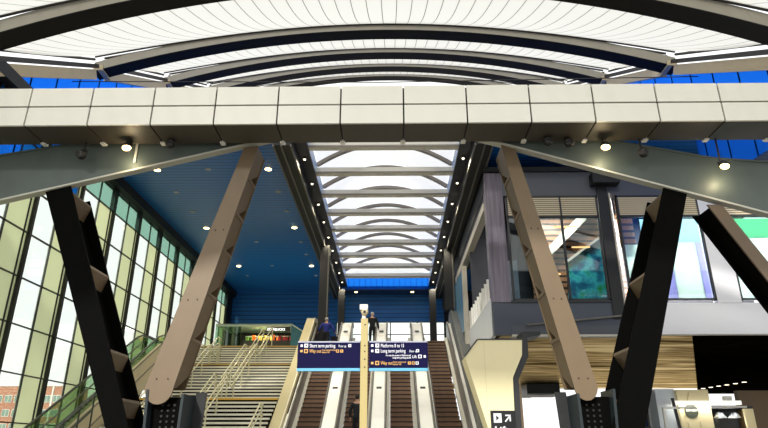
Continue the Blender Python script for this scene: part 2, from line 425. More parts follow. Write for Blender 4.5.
for i in range(5):
    y0, y1 = AY[i]+.36, AY[i+1]-.36
    t = thing('film_bay', (XA, (y0+y1)/2, zs((y0+y1)/2)), fwhere[i], 'roof film', 'white film bays of the canopy')
    mb = MB(); NX, NY = 48, 10
    pts = []; fs = []
    for j in range(NY+1):
        v = j/NY; y = y0+(y1-y0)*v
        for (x, _, z) in arch_pts(y, .5, NX):
            u = (x-XA)/HW; z += .45*abs(u)**3
            pts.append((x, y, z-.42*math.sin(PI*v)*(1-.5*u*u)))
    for j in range(NY):
        for k in range(NX): fs.append((j*(NX+1)+k, j*(NX+1)+k+1, (j+1)*(NX+1)+k+1, (j+1)*(NX+1)+k))
    mb.add(pts, fs).build('film', M['film'], t, True)
    for yy in (y0, y1):
        MB().tube([(x, y_, z+.45*abs((x-XA)/HW)**3) for x, y_, z in arch_pts(yy, .48, 48)], .05, 6).build('edge_frame', M['frame_dark'], t, True)
    for sx in (-1, 1):
        x = XA+sx*HW
        MB().tube([(x, y0, zs(y0)+.8), (x, y1, zs(y1)+.8)], .06, 6).build('side_frame', M['frame_dark'], t)
for sx, nm in ((-1, 'left'), (1, 'right')):
    for i in range(5):
        y0, y1 = AY[i], AY[i+1]; x = XA+sx*(HW-.16)
        t = thing('eaves_beam', (x, (y0+y1)/2, zs((y0+y1)/2)), 'sand coloured eaves beam on the %s side of the canopy, %s bay from the camera' % (nm, ORD[i]), 'beam', 'eaves beams')
        y0 += .5; y1 -= .5; MB().bar((x, y0, zs(y0)+.05), (x, y1, zs(y1)+.05), .28, .4).build('box_section', M['eave'], t)
        MB().bar((x-sx*.12, y0, zs(y0)+.45), (x-sx*.12, y1, zs(y1)+.45), .12, .16).build('gutter', M['frame_dark'], t)

def lamp(parent, off, watts, spread=2.4, col=(1, .88, .66)):
    l = bpy.data.objects.new('bulb', bpy.data.lights.new('bulb', 'SPOT')); COL.objects.link(l); l.parent = parent
    l.location = off; l.data.energy = watts; l.data.spot_size = spread; l.data.spot_blend = .6; l.data.color = col; l.data.shadow_soft_size = .12

# ------------------------------------------------------------------ skylight over the escalators
SX0, SX1 = -3.33, 2.69
bars = [21.5+2.45*k for k in range(9)]
for i, y in enumerate(bars):
    t = thing('skylight_tie', (XA, y, CZ), '%s pale tie bar across the skylight, counted from the clad beam' % ORD[i], 'tie bar', 'tie bars of the skylight')
    B(SX0-.1, SX1+.1, y-.16, y+.16, CZ+.02, CZ+.3).build('bar', M['bar'], t)
    B(SX0, SX1, y-.19, y-.155, CZ+.02, CZ+.09).build('lower_lip', M['rib'], t)
    mb = MB(); pr = None
    N = 24
    pts = [(SX0+(SX1-SX0)*k/N, y+.25, CZ+.62+1.05*(1-((2*k/N)-1)**2)) for k in range(N+1)]
    for p, q in zip(pts[:-1], pts[1:]): mb.bar(p, q, .2, .15)
    mb.build('arched_rib', M['rib'], t)
vw = []
bars_ = bars+[43.0]
for i in range(9):
    y0, y1 = bars_[i]+.3, bars_[i+1]+.2
    mb = MB(); N = 24; pts = []; fs = []
    for j in range(5):
        y = y0+(y1-y0)*j/4
        for k in range(N+1):
            pts.append((SX0+(SX1-SX0)*k/N, y, CZ+.75+1.05*(1-((2*k/N)-1)**2)+.12*math.sin(PI*j/4)))
    for j in range(4):
        for k in range(N): fs.append((j*(N+1)+k, j*(N+1)+k+1, (j+1)*(N+1)+k+1, (j+1)*(N+1)+k))
    o = mb.add(pts, fs).build('skylight_vault', M['film2'], None, True)
    tag(o, ('white film vault of the skylight between its %s and %s tie bars' % (ORD[i], ORD[i+1]) if i < 8 else 'short white film vault at the far end of the skylight, beyond the last tie bar'), 'roof film', 'film vaults of the skylight')
struct(B(SX0, SX1, 43.2, 43.26, 12.62, 13.34).build('trim_2', M['blue_strip']))
struct(MB().prism([(SX0, 43.2, 13.345)]+[(SX0+(SX1-SX0)*k/16, 43.2, CZ+.75+1.1*(1-((2*k/16)-1)**2)) for k in range(17)]+[(SX1, 43.2, 13.345)], (0, .05, 0)).build('trim_5', M['film2']))
struct(B(SX0-.9, SX1+.9, 43.4, YB, 12.5, CZ).build('ceiling_end', M['blue_back']))
for sx, x, nm in ((-1, SX0, 'left'), (1, SX1, 'right')):
    o = B(min(x, x+sx*.08), max(x, x+sx*.08), 20, 43.2, CZ+.055, CZ+.62).build('skylight_upstand', M['upst'])
    tag(o, 'pale blue upstand along the %s edge of the skylight' % nm, 'upstand')
    t = thing('skylight_edge_beam', (x+sx*.7, 31, CZ-.5), 'charcoal steel beam along the %s edge of the skylight' % nm, 'beam')
    a, b = sorted((x+sx*.46, x+sx*1.12)); B(a, b, 20, YB, 12.2, CZ).build('box_section', M['char'], t)
    a, b = sorted((x, x+sx*.46)); B(a, b, 20, YB, CZ-.06, CZ+.05).build('navy_soffit', M['navy'], t)
    for e in (.46, .82, 1.12):
        MB().bar((x+sx*e, 20, 12.2), (x+sx*e, YB, 12.2), .06, .08).build('lip', M['char_lip'], t)
    for i, y in enumerate(bars):
        y += .6
        q = thing('edge_spotlight', (x+sx*.24, y, CZ-.06), 'small white spotlight %s from the clad beam along the %s skylight edge' % (ORD[i], nm), 'lamp', 'spotlights along the skylight edges')
        MB().tube([(x+sx*.24, y, CZ-.06), (x+sx*.24, y, CZ-.14)], .07, 10).build('collar', M['housing'], q)
        MB().ball((x+sx*.24, y, CZ-.14), .055, 10).build('lens', M['lit_soft'], q, True)
        if i % 2 == 0: lamp(q, (0, 0, -.24), 170)
for x0, x1, y, nm in ((-4.0, -3.5, 32, 'left of the escalators, nearer one'), (2.95, 3.45, 32.6, 'right of the escalators, nearer one'), (-3.85, -3.4, 42, 'left at the back wall, farther one'), (2.65, 3.1, 42, 'right at the back wall, farther one')):
    t = thing('steel_column', ((x0+x1)/2, y, 6), 'charcoal steel column under the skylight edge, %s' % nm, 'column', 'columns under the skylight')
    z0 = ZF if y > 33.5 or x0 < -3.3 else 9.3
    B(x0, x1, y, y+.06, z0-.6, 12.2).build('front_flange', M['char'], t)
    B(x0, x1, y+.5, y+.56, z0-.6, 12.2).build('rear_flange', M['char'], t)
    c = (x0+x1)/2; B(c-.04, c+.04, y+.06, y+.5, z0-.6, 12.2).build('web', M['web'], t)
    B(x1-.07, x1, y-.03, y, z0-.6, 12.2).build('edge_strip', M['char_lip' if y < 35 else 'char'], t)

lit = {(-5.3, 0), (-5.3, 3), (-5.3, 6), (-10.1, 0), (-10.1, 6), (-10.1, 3)}
for X, nm in ((-5.3, 'inner'), (-7.9, 'middle'), (-10.1, 'outer')):
    for k in range(8):
        y = 23.25+2.45*k + (0 if X != -10.1 else 0)
        on = (X, k) in lit
        if X == -7.9 and k % 2: continue
        q = thing('downlight', (X, y, CZ), '%s round downlight of the %s row in the blue ceiling, %s from the clad beam' % ('lit' if on else 'unlit', nm, ORD[k]), 'lamp', 'downlights in the blue ceiling')
        MB().tube([(X, y, CZ+.01), (X, y, CZ-.03)], .16 if on else .13, 16).build('trim_ring', M['off'], q)
        MB().tube([(X, y, CZ-.03), (X, y, CZ-.045)], .14 if on else .09, 16).build('lens', M['lit' if on else 'off'], q)
        if on: lamp(q, (0, 0, -.12), 420, 2.4)
for x, y, nm in ((1.5, 43.9, 'right'), (-2.7, 43.9, 'left')):
    q = thing('downlight', (x, y, 12.5), 'lit downlight in the short ceiling beyond the skylight, %s one' % nm, 'lamp', 'downlights beyond the skylight')
    MB().tube([(x, y, 12.51), (x, y, 12.46)], .15, 16).build('trim_ring', M['off'], q)
    MB().tube([(x, y, 12.46), (x, y, 12.45)], .12, 16).build('lens', M['lit'], q)

o = MB().tube([(XL+.02, 19.5, 14.75), (XA, 19.5, 14.6), (XR-.02, 19.5, 14.75)], .018, 6).build('tension_wire', M['frame_dark']); tag(o, 'thin dark wire stretched across the canopy just above the clad beam', 'wire')

# ------------------------------------------------------------------ clad beam across the front
PW = 1.578
t = thing('clad_beam', (0, 13.5, 9.09), 'long cream panelled beam crossing the whole view with brown underside', 'beam')
B(-16.9, 16.6, 13.05, 13.95, 9.12, 10.12).build('core', M['joint'], t)
for k in range(-4, 16):
    x0 = -9.16+PW*k+.02; x1 = x0+PW-.04
    B(x0, x1, 13.0, 13.06, 9.645, 10.16).build('upper_panel', M['clad'], t)
    B(x0, x1, 13.0, 13.06, 9.09, 9.60).build('lower_panel', M['clad'], t)
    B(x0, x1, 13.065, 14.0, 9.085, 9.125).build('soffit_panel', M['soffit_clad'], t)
    MB().box(x0-.09, x0+.03, 13.9, 14.06, 9.05, 9.13).build('bracket', M['white'], t)
    B(x0, x1, 13.06, 14.0, 10.12, 10.16).build('top_panel', M['clad'], t)

# ------------------------------------------------------------------ inclined edge beams and strut frame
YS = 14.2
t = thing('edge_beam', (-7, 14.6, 7), 'grey inclined steel beam rising from the left edge to under the clad beam', 'beam', 'inclined edge beams')
def chord(t, bot, top, sx):
    MB().prism([(x, YS, z) for x, z in bot]+[(x, YS, z) for x, z in reversed(top)], (0, .06, 0)).build('face_plate', M['chord'], t)
    for i in range(len(bot)-1):
        (x0, z0), (x1, z1) = bot[i], bot[i+1]
        MB().hexa([(x0, YS-.07, z0-.05), (x1, YS-.07, z1-.05), (x1, YS+.16, z1-.05), (x0, YS+.16, z0-.05), (x0, YS-.07, z0), (x1, YS-.07, z1), (x1, YS+.16, z1), (x0, YS+.16, z0)]).build('bottom_flange', M['chord_lip'], t)
    for i in range(len(top)-1):
        (x0, z0), (x1, z1) = top[i], top[i+1]
        MB().hexa([(x0, YS-.04, z0), (x1, YS-.04, z1), (x1, YS+.8, z1), (x0, YS+.8, z0), (x0, YS-.04, z0+.05), (x1, YS-.04, z1+.05), (x1, YS+.8, z1+.05), (x0, YS+.8, z0+.05)]).build('top_flange', M['chord'], t)
chord(t, [(-14, 6.6), (-.4, 10.03)], [(-14, 8.15), (-10.35, 8.85), (-.4, 10.6)], 1)
MB().box(-6.82, -6.76, YS-.04, YS, 8.62, 9.3).build('splice_plate', M['chord_lip'], t)
t = thing('edge_beam', (7, 14.6, 7), 'grey inclined steel beam falling to the right edge from under the clad beam', 'beam', 'inclined edge beams')
chord(t, [(-.35, 10.14), (13.5, 5.86)], [(-.35, 10.7), (5.66, 9.2), (8.4, 8.62), (13.5, 8.2)], -1)

def lerp(a, b, t): return (a[0]+(b[0]-a[0])*t, a[1]+(b[1]-a[1])*t)
def strut(name, label, bl, br, tl, tr, depth, flange, webm, stiff, ts, rounded=False, group='steel struts of the frame', bolts=None):
    t = thing(name, ((bl[0]+br[0])/2, YS+depth/2, min(bl[1], br[1])), label, 'strut', group)
    def outline(y):
        bot = [bl, br]
        if rounded:
            cx, cz = (bl[0]+br[0])/2, (bl[1]+br[1])/2; r = math.hypot(br[0]-bl[0], br[1]-bl[1])/2
            a0 = math.atan2(bl[1]-cz, bl[0]-cx)
            bot = [(cx+r*math.cos(a0+PI*k/12), cz+r*1.15*math.sin(a0+PI*k/12)) for k in range(13)]
        return [(x, y, z) for x, z in bot+[tr, tl]]
    MB().prism(outline(YS), (0, .05, 0)).build('front_flange', flange, t)
    MB().prism([(x, YS+depth, z) for x, z in (bl, br, tr, tl)], (0, .05, 0)).build('rear_flange', webm, t)
    bc, tc_ = lerp(bl, br, .5), lerp(tl, tr, .5)
    MB().prism([(bc[0]-.03, YS+.05, bc[1]), (bc[0]+.03, YS+.05, bc[1]), (tc_[0]+.03, YS+.05, tc_[1]), (tc_[0]-.03, YS+.05, tc_[1])], (0, depth-.05, 0)).build('web', webm, t)
    for s in ts:
        dl = 0 if rounded else (-.045 if bl[0] < 0 else .045)
        l, r = lerp(bl, tl, s+dl), lerp(br, tr, s-dl); d = Vector((tl[0]-bl[0], 0, tl[1]-bl[1])).normalized()*.035
        L, R = Vector((l[0], 0, l[1])), Vector((r[0], 0, r[1]))
        q = [L-d, R-d, R+d, L+d]
        MB().prism([(v.x, YS+.05, v.z) for v in q], (0, depth-.05, 0)).build('stiffener', stiff, t)
    if rounded:
        sd = 1 if tl[0] < bl[0] or bl[0] < 0 else -1
        sd = 1 if bl[0] < 0 else -1
        e0, e1 = (br, tr) if sd > 0 else (bl, tl)
        cuts = [0]+list(ts)+[1]
        for s0, s1 in zip(cuts[:-1], cuts[1:]):
            def q(s_, d): p = lerp(e0, e1, s_); return (p[0]-sd*.02, YS+d, p[1])
            h = .055
            MB().prism([q(s0, .06), q(s1, .06), q(s1, depth), q(s0+h, depth), q(s0, depth*.35)], (-sd*.03, 0, 0)).build('side_plate', webm, t)
    if bolts:
        for s in bolts:
            l, r = lerp(bl, tl, s), lerp(br, tr, s)
            for u in (.3, .7):
                p = lerp(l, r, u); MB().tube([(p[0], YS, p[1]), (p[0], YS-.02, p[1])], .016, 8).build('bolt', M['bolt'], t)
    return t
def at_z(a, b, z): k = (z-a[1])/(b[1]-a[1]); return (a[0]+(b[0]-a[0])*k, z)
# left V
a = [(-6.5, 2.12), (-8.97, 7.74)]; b = [(-5.98, 2.12), (-8.39, 7.97)]
strut('steel_strut', 'black shade-toned tapered steel strut leaning left, left of the stairs', at_z(*a, .05), at_z(*b, .05), (-9.0, 7.8), (-8.38, 7.98), 1.05, M['black'], M['black'], M['bronze'], (.28, .42, .68, .93))
strut('steel_strut', 'bronze lit-toned steel strut with rounded foot in front of the stairs', (-5.69, 2.9), (-5.03, 2.9), (-3.93, 9.05), (-3.54, 9.1), .8, M['bronze'], M['bronze_side'], M['bronze'], (.18, .36, .54, .7, .86), True, bolts=(.03, .33, .62))
# right V
a = [(4.86, 2.01), (6.97, 7.84)]; b = [(5.59, 2.01), (7.56, 7.76)]
strut('steel_strut', 'black shade-toned tapered steel strut leaning right, in front of the lounge windows', at_z(*a, .05), at_z(*b, .05), (6.99, 7.86), (7.56, 7.7), 1.05, M['black'], M['black'], M['bronze'], (.28, .43, .66, .93))
strut('steel_strut', 'bronze lit-toned steel strut with rounded foot beside the tan lift block', (4.13, 2.9), (4.66, 2.9), (2.9, 9.1), (3.25, 9.05), .8, M['bronze'], M['bronze_side'], M['bronze'], (.18, .36, .54, .7, .86), True, bolts=(.03, .33, .62))
strut('steel_strut', 'lit-brown and shade-black steel strut falling to the right edge of the photo', (11.95, .0), (12.3, .1), (8.0, 7.35), (8.36, 7.35), .8, mat('lit_brown_steel', (104, 88, 70), .5, .1, .1, 2), M['black'], M['black'], (.3, .62), False)  # lit face and shaded sides painted as two steel colours
for x, nm in ((-5.15, 'left'), (4.55, 'right')):
    sg = 1 if x < 0 else -1
    t = thing('strut_foot', (x, 14.6, 0), 'perforated dark steel foot joining the %s pair of struts' % nm, 'bracket', 'strut feet')
    def side(p0, p1, nm_): 
        MB().prism([(p0[0]-.03, YS-.02, p0[1]), (p0[0]+.03, YS-.02, p0[1]), (p1[0]+.03, YS-.02, p1[1]), (p1[0]-.03, YS-.02, p1[1])], (0, .85, 0)).build(nm_, M['teal'], t)
    side((x-.34*sg, 0), (x-.46*sg, 2.85), 'side_plate'); side((x+.3*sg, 0), (x+.36*sg, 2.75), 'side_plate')
    MB().prism([(x+.05*sg, YS+.82, 0), (x+.5*sg, YS+.82, 0), (x+.66*sg, YS+.82, 2.85), (x+.4*sg, YS+.82, 2.85)], (0, .05, 0)).build('rear_plate', M['web'], t)
    MB().prism([(x-.34*sg, YS+.25, 0), (x+.3*sg, YS+.25, 0), (x+.35*sg, YS+.25, 2.7), (x-.45*sg, YS+.25, 2.7)], (0, .05, 0)).build('web_plate', M['black'], t)
    b0 = None
    for i in range(3):
        for j in range(12):
            if b0 is None:
                b0 = MB().tube([(x-.16*sg, YS+.25, 1.2), (x-.16*sg, YS+.22, 1.2)], .028, 8).build('bolt', M['bolt'], t)
            else:
                c = b0.copy(); COL.objects.link(c); c.parent = t; c.location = b0.location+Vector((i*.14*sg, 0, j*.12))
# spotlights under the clad beam, against the edge beams
sp = [(-8.02, 8.72, 0, 'leftmost, grey and unlit'), (-6.86, 8.93, 1, 'second from left, lit'), (-5.75, 9.03, 0, 'third from left, unlit'), (4.04, 9.03, 0, 'fourth from right, unlit'), (4.57, 8.98, 0, 'third from right pair, tilted and unlit'),
      (5.48, 8.86, 1, 'lit, third from the right edge'), (6.43, 8.68, 0, 'turned aside, second from the right edge'), (8.39, 8.3, 1, 'brightly lit, nearest the right edge')]
for x, z, on, nm in sp:
    t = thing('spotlight', (x, 13.85, 9.08), 'spotlight hanging under the clad beam, %s' % nm, 'lamp', 'spotlights under the clad beam')
    MB().tube([(x, 13.9, 9.08), (x, 13.9, z+.08)], .025, 8).build('stem', M['housing'], t)
    MB().tube([(x, 13.95, z+.12), (x, 13.84, z+.02), (x, 13.76, z-.08)], [.05, .1, .13], 14).build('housing', M['housing'], t, True)
    MB().ball((x, 13.765, z-.075), .12, 14, (1, .55, .75)).build('lens', M['lit' if on else 'housing'], t, True)
    if on:
        l = bpy.data.objects.new('bulb', bpy.data.lights.new('bulb', 'POINT')); COL.objects.link(l); l.parent = t
        l.location = Vector((x, 13.9, z-.34))-t.location; l.data.energy = 12; l.data.color = (1, .8, .5); l.data.shadow_soft_size = .1

# ------------------------------------------------------------------ escalators
SL = .66; Y0 = 21.88; YT = Y0+ZF/SL
def zst(y): return SL*(y-Y0)
decks = [(-2.45, 'between the first and second escalators'), (-.58, 'between the second and third escalators'), (1.28, 'between the third and fourth escalators')]
def deck_poly(x, up=.95, low=-.7):
    return [(x, 20.2, 0), (x, 20.2, .75), (x, 20.5, .95), (x, Y0-.1, .95+(up-.95)), (x, YT+.1, zst(YT)+up), (x, YT+.75, ZF+up), (x, YT+1.0, ZF+up-.2), (x, YT+1.0, ZF-.45), (x, YT, ZF-.7), (x, Y0+1.1, 0)]
hw = .27
for (x, nm) in decks:
    t = thing('escalator_deck', (x, 27, 0), 'white enamel deck %s' % nm, 'escalator deck', 'white decks between the escalators')
    MB().prism(deck_poly(x-hw), (2*hw, 0, 0)).build('deck_casing', M['deck'], t)
    mb = MB()
    for k in range(9):
        y = 23+k*1.15; mb.hexa([(x-hw, y, zst(y)+.952), (x+hw, y, zst(y)+.952), (x+hw, y+.03, zst(y+.03)+.952), (x-hw, y+.03, zst(y+.03)+.952), (x-hw, y, zst(y)+.956), (x+hw, y, zst(y)+.956), (x+hw, y+.03, zst(y+.03)+.956), (x-hw, y+.03, zst(y+.03)+.956)])
    mb.build('joint_strips', M['skirt'], t)
    for y in (25.1, 26.4, 31.4):
        q = MB(); a, b = y, y+.14
        q.hexa([(x-.11, a, zst(a)+.955), (x+.11, a, zst(a)+.955), (x+.11, b, zst(b)+.955), (x-.11, b, zst(b)+.955), (x-.11, a, zst(a)+.965), (x+.11, a, zst(a)+.965), (x+.11, b, zst(b)+.965), (x-.11, b, zst(b)+.965)])
        q.build('notice', M['black_rubber'], t)
# outer decks
t = thing('escalator_deck', (-4.2, 27, 0), 'white outer deck between the beige stair parapet and the leftmost escalator', 'escalator deck', 'outer decks of the escalators')
MB().prism(deck_poly(-4.15), (.11, 0, 0)).build('deck_casing', M['deck'], t)
MB().bar((-4.13, Y0, .95), (-4.13, YT, zst(YT)+.95), .05, .05).build('dark_groove', M['black_rubber'], t)
t = thing('escalator_deck', (3.0, 27, 0), 'white outer deck on the right of the rightmost escalator', 'escalator deck', 'outer decks of the escalators')
MB().prism(deck_poly(2.98), (.16, 0, 0)).build('deck_casing', M['deck'], t)

lanes = [(-4.04, -2.72, 'leftmost escalator, beside the beige stair parapet'), (-2.18, -.85, 'second escalator from the left, half behind the sign post'), (-.31, 1.01, 'third escalator from the left, under the right sign'), (1.55, 2.98, 'rightmost escalator, beside the dark grey parapet')]
proto_step = None
RUN = .2/SL
for li, (x0, x1, lab) in enumerate(lanes):
    xc = (x0+x1)/2
    t = thing('escalator', (xc, Y0, 0), 'brown stepped '+lab, 'escalator', 'brown escalators')
    sw = (x1-x0)/2-.2
    ns = int(ZF/.2)
    if proto_step is None:
        mb = MB(); mb.box(xc-sw, xc+sw, Y0, Y0+RUN*2, -.2, .2)
        o = mb.build('step', M['step'], t)
        e = MB().box(xc-sw, xc+sw, Y0-.012, Y0+.05, .155, .205).build('step_edge', M['step_edge'], o)
        proto_step = o; first = o
    else:
        first = proto_step.copy(); COL.objects.link(first); first.parent = t; first.location = (0, 0, 0)
        e = proto_step.children[0].copy(); COL.objects.link(e); e.parent = first
    for k in range(1, ns):
        c = first.copy(); COL.objects.link(c); c.parent = t; c.location = (0, k*RUN, k*.2)
        e = proto_step.children[0].copy(); COL.objects.link(e); e.parent = c
    for sx, xe in ((1, x0), (-1, x1)):
        a, b = sorted((xe, xe+sx*.04))
        MB().prism([(a, Y0-.5, .05), (a, Y0-.4, .9), (a, Y0, .92), (a, YT, ZF+.92), (a, YT+.5, ZF+.92), (a, YT+.5, ZF+.02), (a, YT, ZF-.1)], (b-a, 0, 0)).build('inner_panel', M['inner'], t)
        xs_ = xe+sx*.12
        MB().bar((xs_, Y0, .1), (xs_, YT+.05, ZF+.1), .14, .16).build('skirting', M['skirt'], t)
        xr = xe+sx*.02
        MB().tube([(xr, Y0-.9, .75), (xr, Y0-.7, .98), (xr, Y0, .99), (xr, YT+.05, ZF+.99), (xr, YT+.6, ZF+1.0), (xr, YT+.8, ZF+.85)], .045, 8).build('handrail', M['rail'], t, True)
    MB().box(x0+.1, x1-.1, YT-.03, YT+1.75, ZF-.35, ZF-.005).build('landing_plate', M['step'], t)

# beige parapet between the stairs and the escalators
t = thing('parapet', (-4.75, 27, 0), 'beige sloping parapet between the stairs and the leftmost escalator', 'parapet')
def slope_poly(x, dz, k=.70): return [(x, 21.2, 0), (x, 21.2, dz-.1), (x, 21.5, dz+.0), (x, 32.3, dz+k*10.8), (x, 33.2, dz+k*10.8+.12), (x, 33.7, dz+k*10.8-.2), (x, 33.9, ZF), (x, 33.9, ZF-.6), (x, 23.2, 0)]
MB().prism(slope_poly(-4.62, .9, .672), (.46, 0, 0)).build('casing', M['beige'], t)
MB().bar((-4.2, 21.5, .92), (-4.2, 32.3, .92+.672*10.8), .03, .03).build('edge_bead', M['skirt'], t)
# dark grey parapet on the right
t = thing('parapet', (3.45, 27, 0), 'dark grey sloping parapet right of the rightmost escalator', 'parapet')
MB().prism(slope_poly(3.16, .98), (.5, 0, 0)).build('casing', M['parapet'], t)
MB().bar((3.2, 21.5, 1.0), (3.2, 32.3, 1.0+.70*10.8), .07, .06).build('edge_bead', M['char_lip'], t)

# ------------------------------------------------------------------ staircase
t = thing('staircase', (-7.9, 26, 0), 'wide brown staircase with pale nosings, left of the escalators', 'staircase')
X0, X1 = -10.75, -4.64
flights = [(34.0, ZF, 9), (30.1, ZF-9*.165, 12), (25.3, ZF-21*.165, 21)]
for fi, (yt, zt, nst) in enumerate(flights):
    for k in range(nst):
        y = yt-k*.3; z = zt-k*.165
        back = y+.36 if k else y+1.25
        o = B(X0, X1, y, back, z-.33 if z > .4 else 0, z).build('step', M['riser'], t)
        nm = M['nosing']
        if k == 0: nm = M['tan_n'] if fi < 2 else M['yellow']
        B(X0, X1, y-.02, y+.05, z-.072, z+.004).build('nosing', nm, o)
MB().prism([(X0+.05, 19, 0), (X0+.05, 25.3, 3.1), (X0+.05, 26.6, 3.1), (X0+.05, 30.1, 5.1), (X0+.05, 31.4, 5.1), (X0+.05, 34.1, 6.6), (X0+.05, 34.1, 6.2), (X0+.05, 20, 0)], (X1-X0-.1, 0, 0)).build('carriage', M['riser'], t)

def stair_rail(x, yt, zt, nst, lab, ext=0.):
    yb, zb = yt-(nst-1)*.3, zt-(nst-1)*.165
    t = thing('stair_handrail', (x, (yt+yb)/2, zb-.165), lab, 'handrail', 'pale handrails on the stairs')
    for h in (.95, .62):
        MB().tube([(x, yt+.55, zt+h-.1), (x, yt+.5, zt+h), (x, yt, zt+h), (x, yb, zb+h), (x, yb-.4, zb-.165+h), (x, yb-.45, zb-.265+h)], .028, 8).build('rail', M['hand'], t, True)
    N = max(2, nst//4)
    for i in range(N+1):
        y = yt+.3-(yt+.3-yb+.1)*i/N
        z = zt if y > yt else zt-math.floor((yt-y)/.3+.999)*.165
        if y < yb: z = zb-.165
        MB().tube([(x, y, z-.01), (x, y, max(z, zt-(yt-y)*.55)+.95 if y < yt else zt+.95)], .03, 8).build('baluster_post', M['hand'], t)
fn = ['upper', 'middle', 'lower']
for fi, (yt, zt, nst) in enumerate(flights):
    for x, nm in ((-7.35, 'left of the central pair'), (-6.85, 'right of the central pair'), (-9.5, 'leftmost, near the glass escalator'), (-9.1, 'second from the glass escalator')):
        if x < -9 and fi == 0: yt, zt, nst = yt-1.2, zt-4*.165, nst-4
        stair_rail(x, yt, zt, nst, 'pale handrail on the %s flight of the stairs, %s' % (fn[fi], nm))
# short rail low on the right of the lower flight
stair_rail(-4.85, 22.9, flights[2][1]-8*.165, 9, 'pale handrail low on the stairs, against the beige parapet')

# glass sided escalator on the left of the stairs
t = thing('glass_sided_escalator', (-11.4, 24, 0), 'glass-sided escalator between the stairs and the glass facade', 'escalator')
def ly(y): return max(0, .555*(y-19.3))
def band(x, h0, h1, wdt, y0=19.3, y1=28.6, flat=4.2):
    return MB().prism([(x, y0, ly(y0)+h0), (x, y1, ly(y1)+h0), (x, y1+flat, ly(y1)+h0), (x, y1+flat, ly(y1)+h1), (x, y1+.4, ly(y1)+h1), (x, y1-.3, ly(y1-.3)+h1), (x, y0, ly(y0)+h1)], (wdt, 0, 0))
for x, nm in ((-11.0, 'near'), (-12.0, 'far')):
    band(x, 1.15 if x > -11.5 else .3, 1.45, .03).build('glass_balustrade', M['gglass'], t)
    mb = MB().tube([(x, 19.0, 1.2), (x, 19.3, ly(19.3)+1.48), (x, 28.3, ly(28.3)+1.48), (x, 28.9, ly(28.6)+1.5), (x, 32.8, ly(28.6)+1.5)], .045, 8)
    mb.build('handrail', M['darkgreen'], t, True)
    band(x, -.35 if x > -11.5 else -.2, 1.15 if x > -11.5 else .3, .12).build('side_cladding', M['side'], t)
    for h in (1.1, .45):
        MB().bar((x+.13, 19.3, ly(19.3)+h), (x+.13, 28.6, ly(28.6)+h), .05, .04).build('trim_strip', M['char_lip'], t)
for k in range(26):
    y = 19.3+k*.36; B(-11.85, -11.0, y, y+.7, max(0, ly(y)-.2), ly(y)+.2).build('step', M['side'], t)
B(-12.0, -10.95, 28.6, 32.8, ly(28.6)-.3, ly(28.6)+.3).build('landing', M['side'], t)
# slim green guard rail in front of it
t = thing('guard_rail', (-10.9, 18.5, 0), 'dark green guard rail at the foot of the glass-sided escalator', 'railing')
for k in range(4):
    y = 19.6+k*.9; x = -11.2
    MB().tube([(x+.5, y, 0), (x+.5, y, ly(y)+1.75)], .03, 8).build('post', M['darkgreen'], t)
for h in (1.7, 1.2):
    MB().tube([(-10.7, 19.6, ly(19.6)+h), (-10.7, 22.3, ly(22.3)+h)], .03, 8).build('rail', M['darkgreen'], t)

# ------------------------------------------------------------------ coffee kiosk on the upper concourse
t = thing('coffee_kiosk', (-8.5, 37.5, ZF), 'pale green glass coffee kiosk at the head of the stairs', 'kiosk')
kx0, kx1, ky0, ky1, kz1 = -10.75, -6.15, 36.4, 39.5, 8.62
B(kx0, kx1, ky1-.1, ky1, ZF, kz1).build('back_panel', M['kiosk_dark'], t)
B(kx0, kx1, ky0, ky0+.12, kz1-.12, kz1+.03).build('fascia', M['kiosk_pale'], t)
B(kx0, kx0+1.55, ky0, ky0+.03, ZF, kz1-.12).build('glass_side', M['kiosk_green'], t)
MB().prism([(kx1, ky0, kz1), (kx1+.9, ky0+.02, kz1-.55), (kx1+.9, ky0+.02, ZF), (kx1, ky0, ZF)], (0, .03, 0)).build('glass_end', mat('teal_end_glass', (52, 112, 120), .2), t)
MB().bar((kx1, ky0-.02, kz1), (kx1+.9, ky0-.02, kz1-.55), .1, .07).build('sloping_fascia', M['kiosk_pale'], t)
B(kx0, kx1, ky0, ky1, kz1, kz1+.04).build('roof', M['kiosk_pale'], t)
B(kx0+1.6, kx1, ky0+.3, ky0+.9, ZF, ZF+.75).build('counter', M['kiosk_dark'], t)
l = bpy.data.objects.new('tube', bpy.data.lights.new('tube', 'AREA')); COL.objects.link(l); l.parent = t; l.location = (.6, -.6, 1.5)  # fill light added to brighten the packets, no fitting modelled
l.data.size = 1.5; l.data.energy = 60; l.data.color = (1, .9, .7)
for z in (ZF+.78, ZF+1.1):
    B(kx0+1.6, kx1, ky0+1.0, ky0+1.4, z, z+.03).build('shelf', M['kiosk_pale'], t)
text('STARBUCKS', -7.6, kz1-.38, ky0-.012, .2, M['letter_lit'], t, bold=.004)
B(-7.65, -6.2, ky0, ky0+.02, kz1-.42, kz1-.16).build('sign_board', M['kiosk_dark'], t)
pc = ['prod_g', 'prod_o', 'prod_y', 'prod_y', 'prod_o', 'prod_r', 'prod_r']; pn = {'prod_g': 'green', 'prod_o': 'orange', 'prod_y': 'yellow', 'prod_r': 'red'}
for k in range(14):
    c = pc[(k*7//14) % 7]; x = kx0+1.75+k*.2; z = ZF+.81 if k % 2 else ZF+.75
    o = MB().box(x, x+.17, ky0+(1.02 if k % 2 else .5), ky0+(1.2 if k % 2 else .7), z, z+.26+.05*(k % 3)).build('packet', M[c])
    tag(o, '%s packet on the %s of the coffee kiosk, %s from the left' % (pn[c], 'shelf' if k % 2 else 'counter', ORD[k]), 'packet', 'packets in the coffee kiosk')

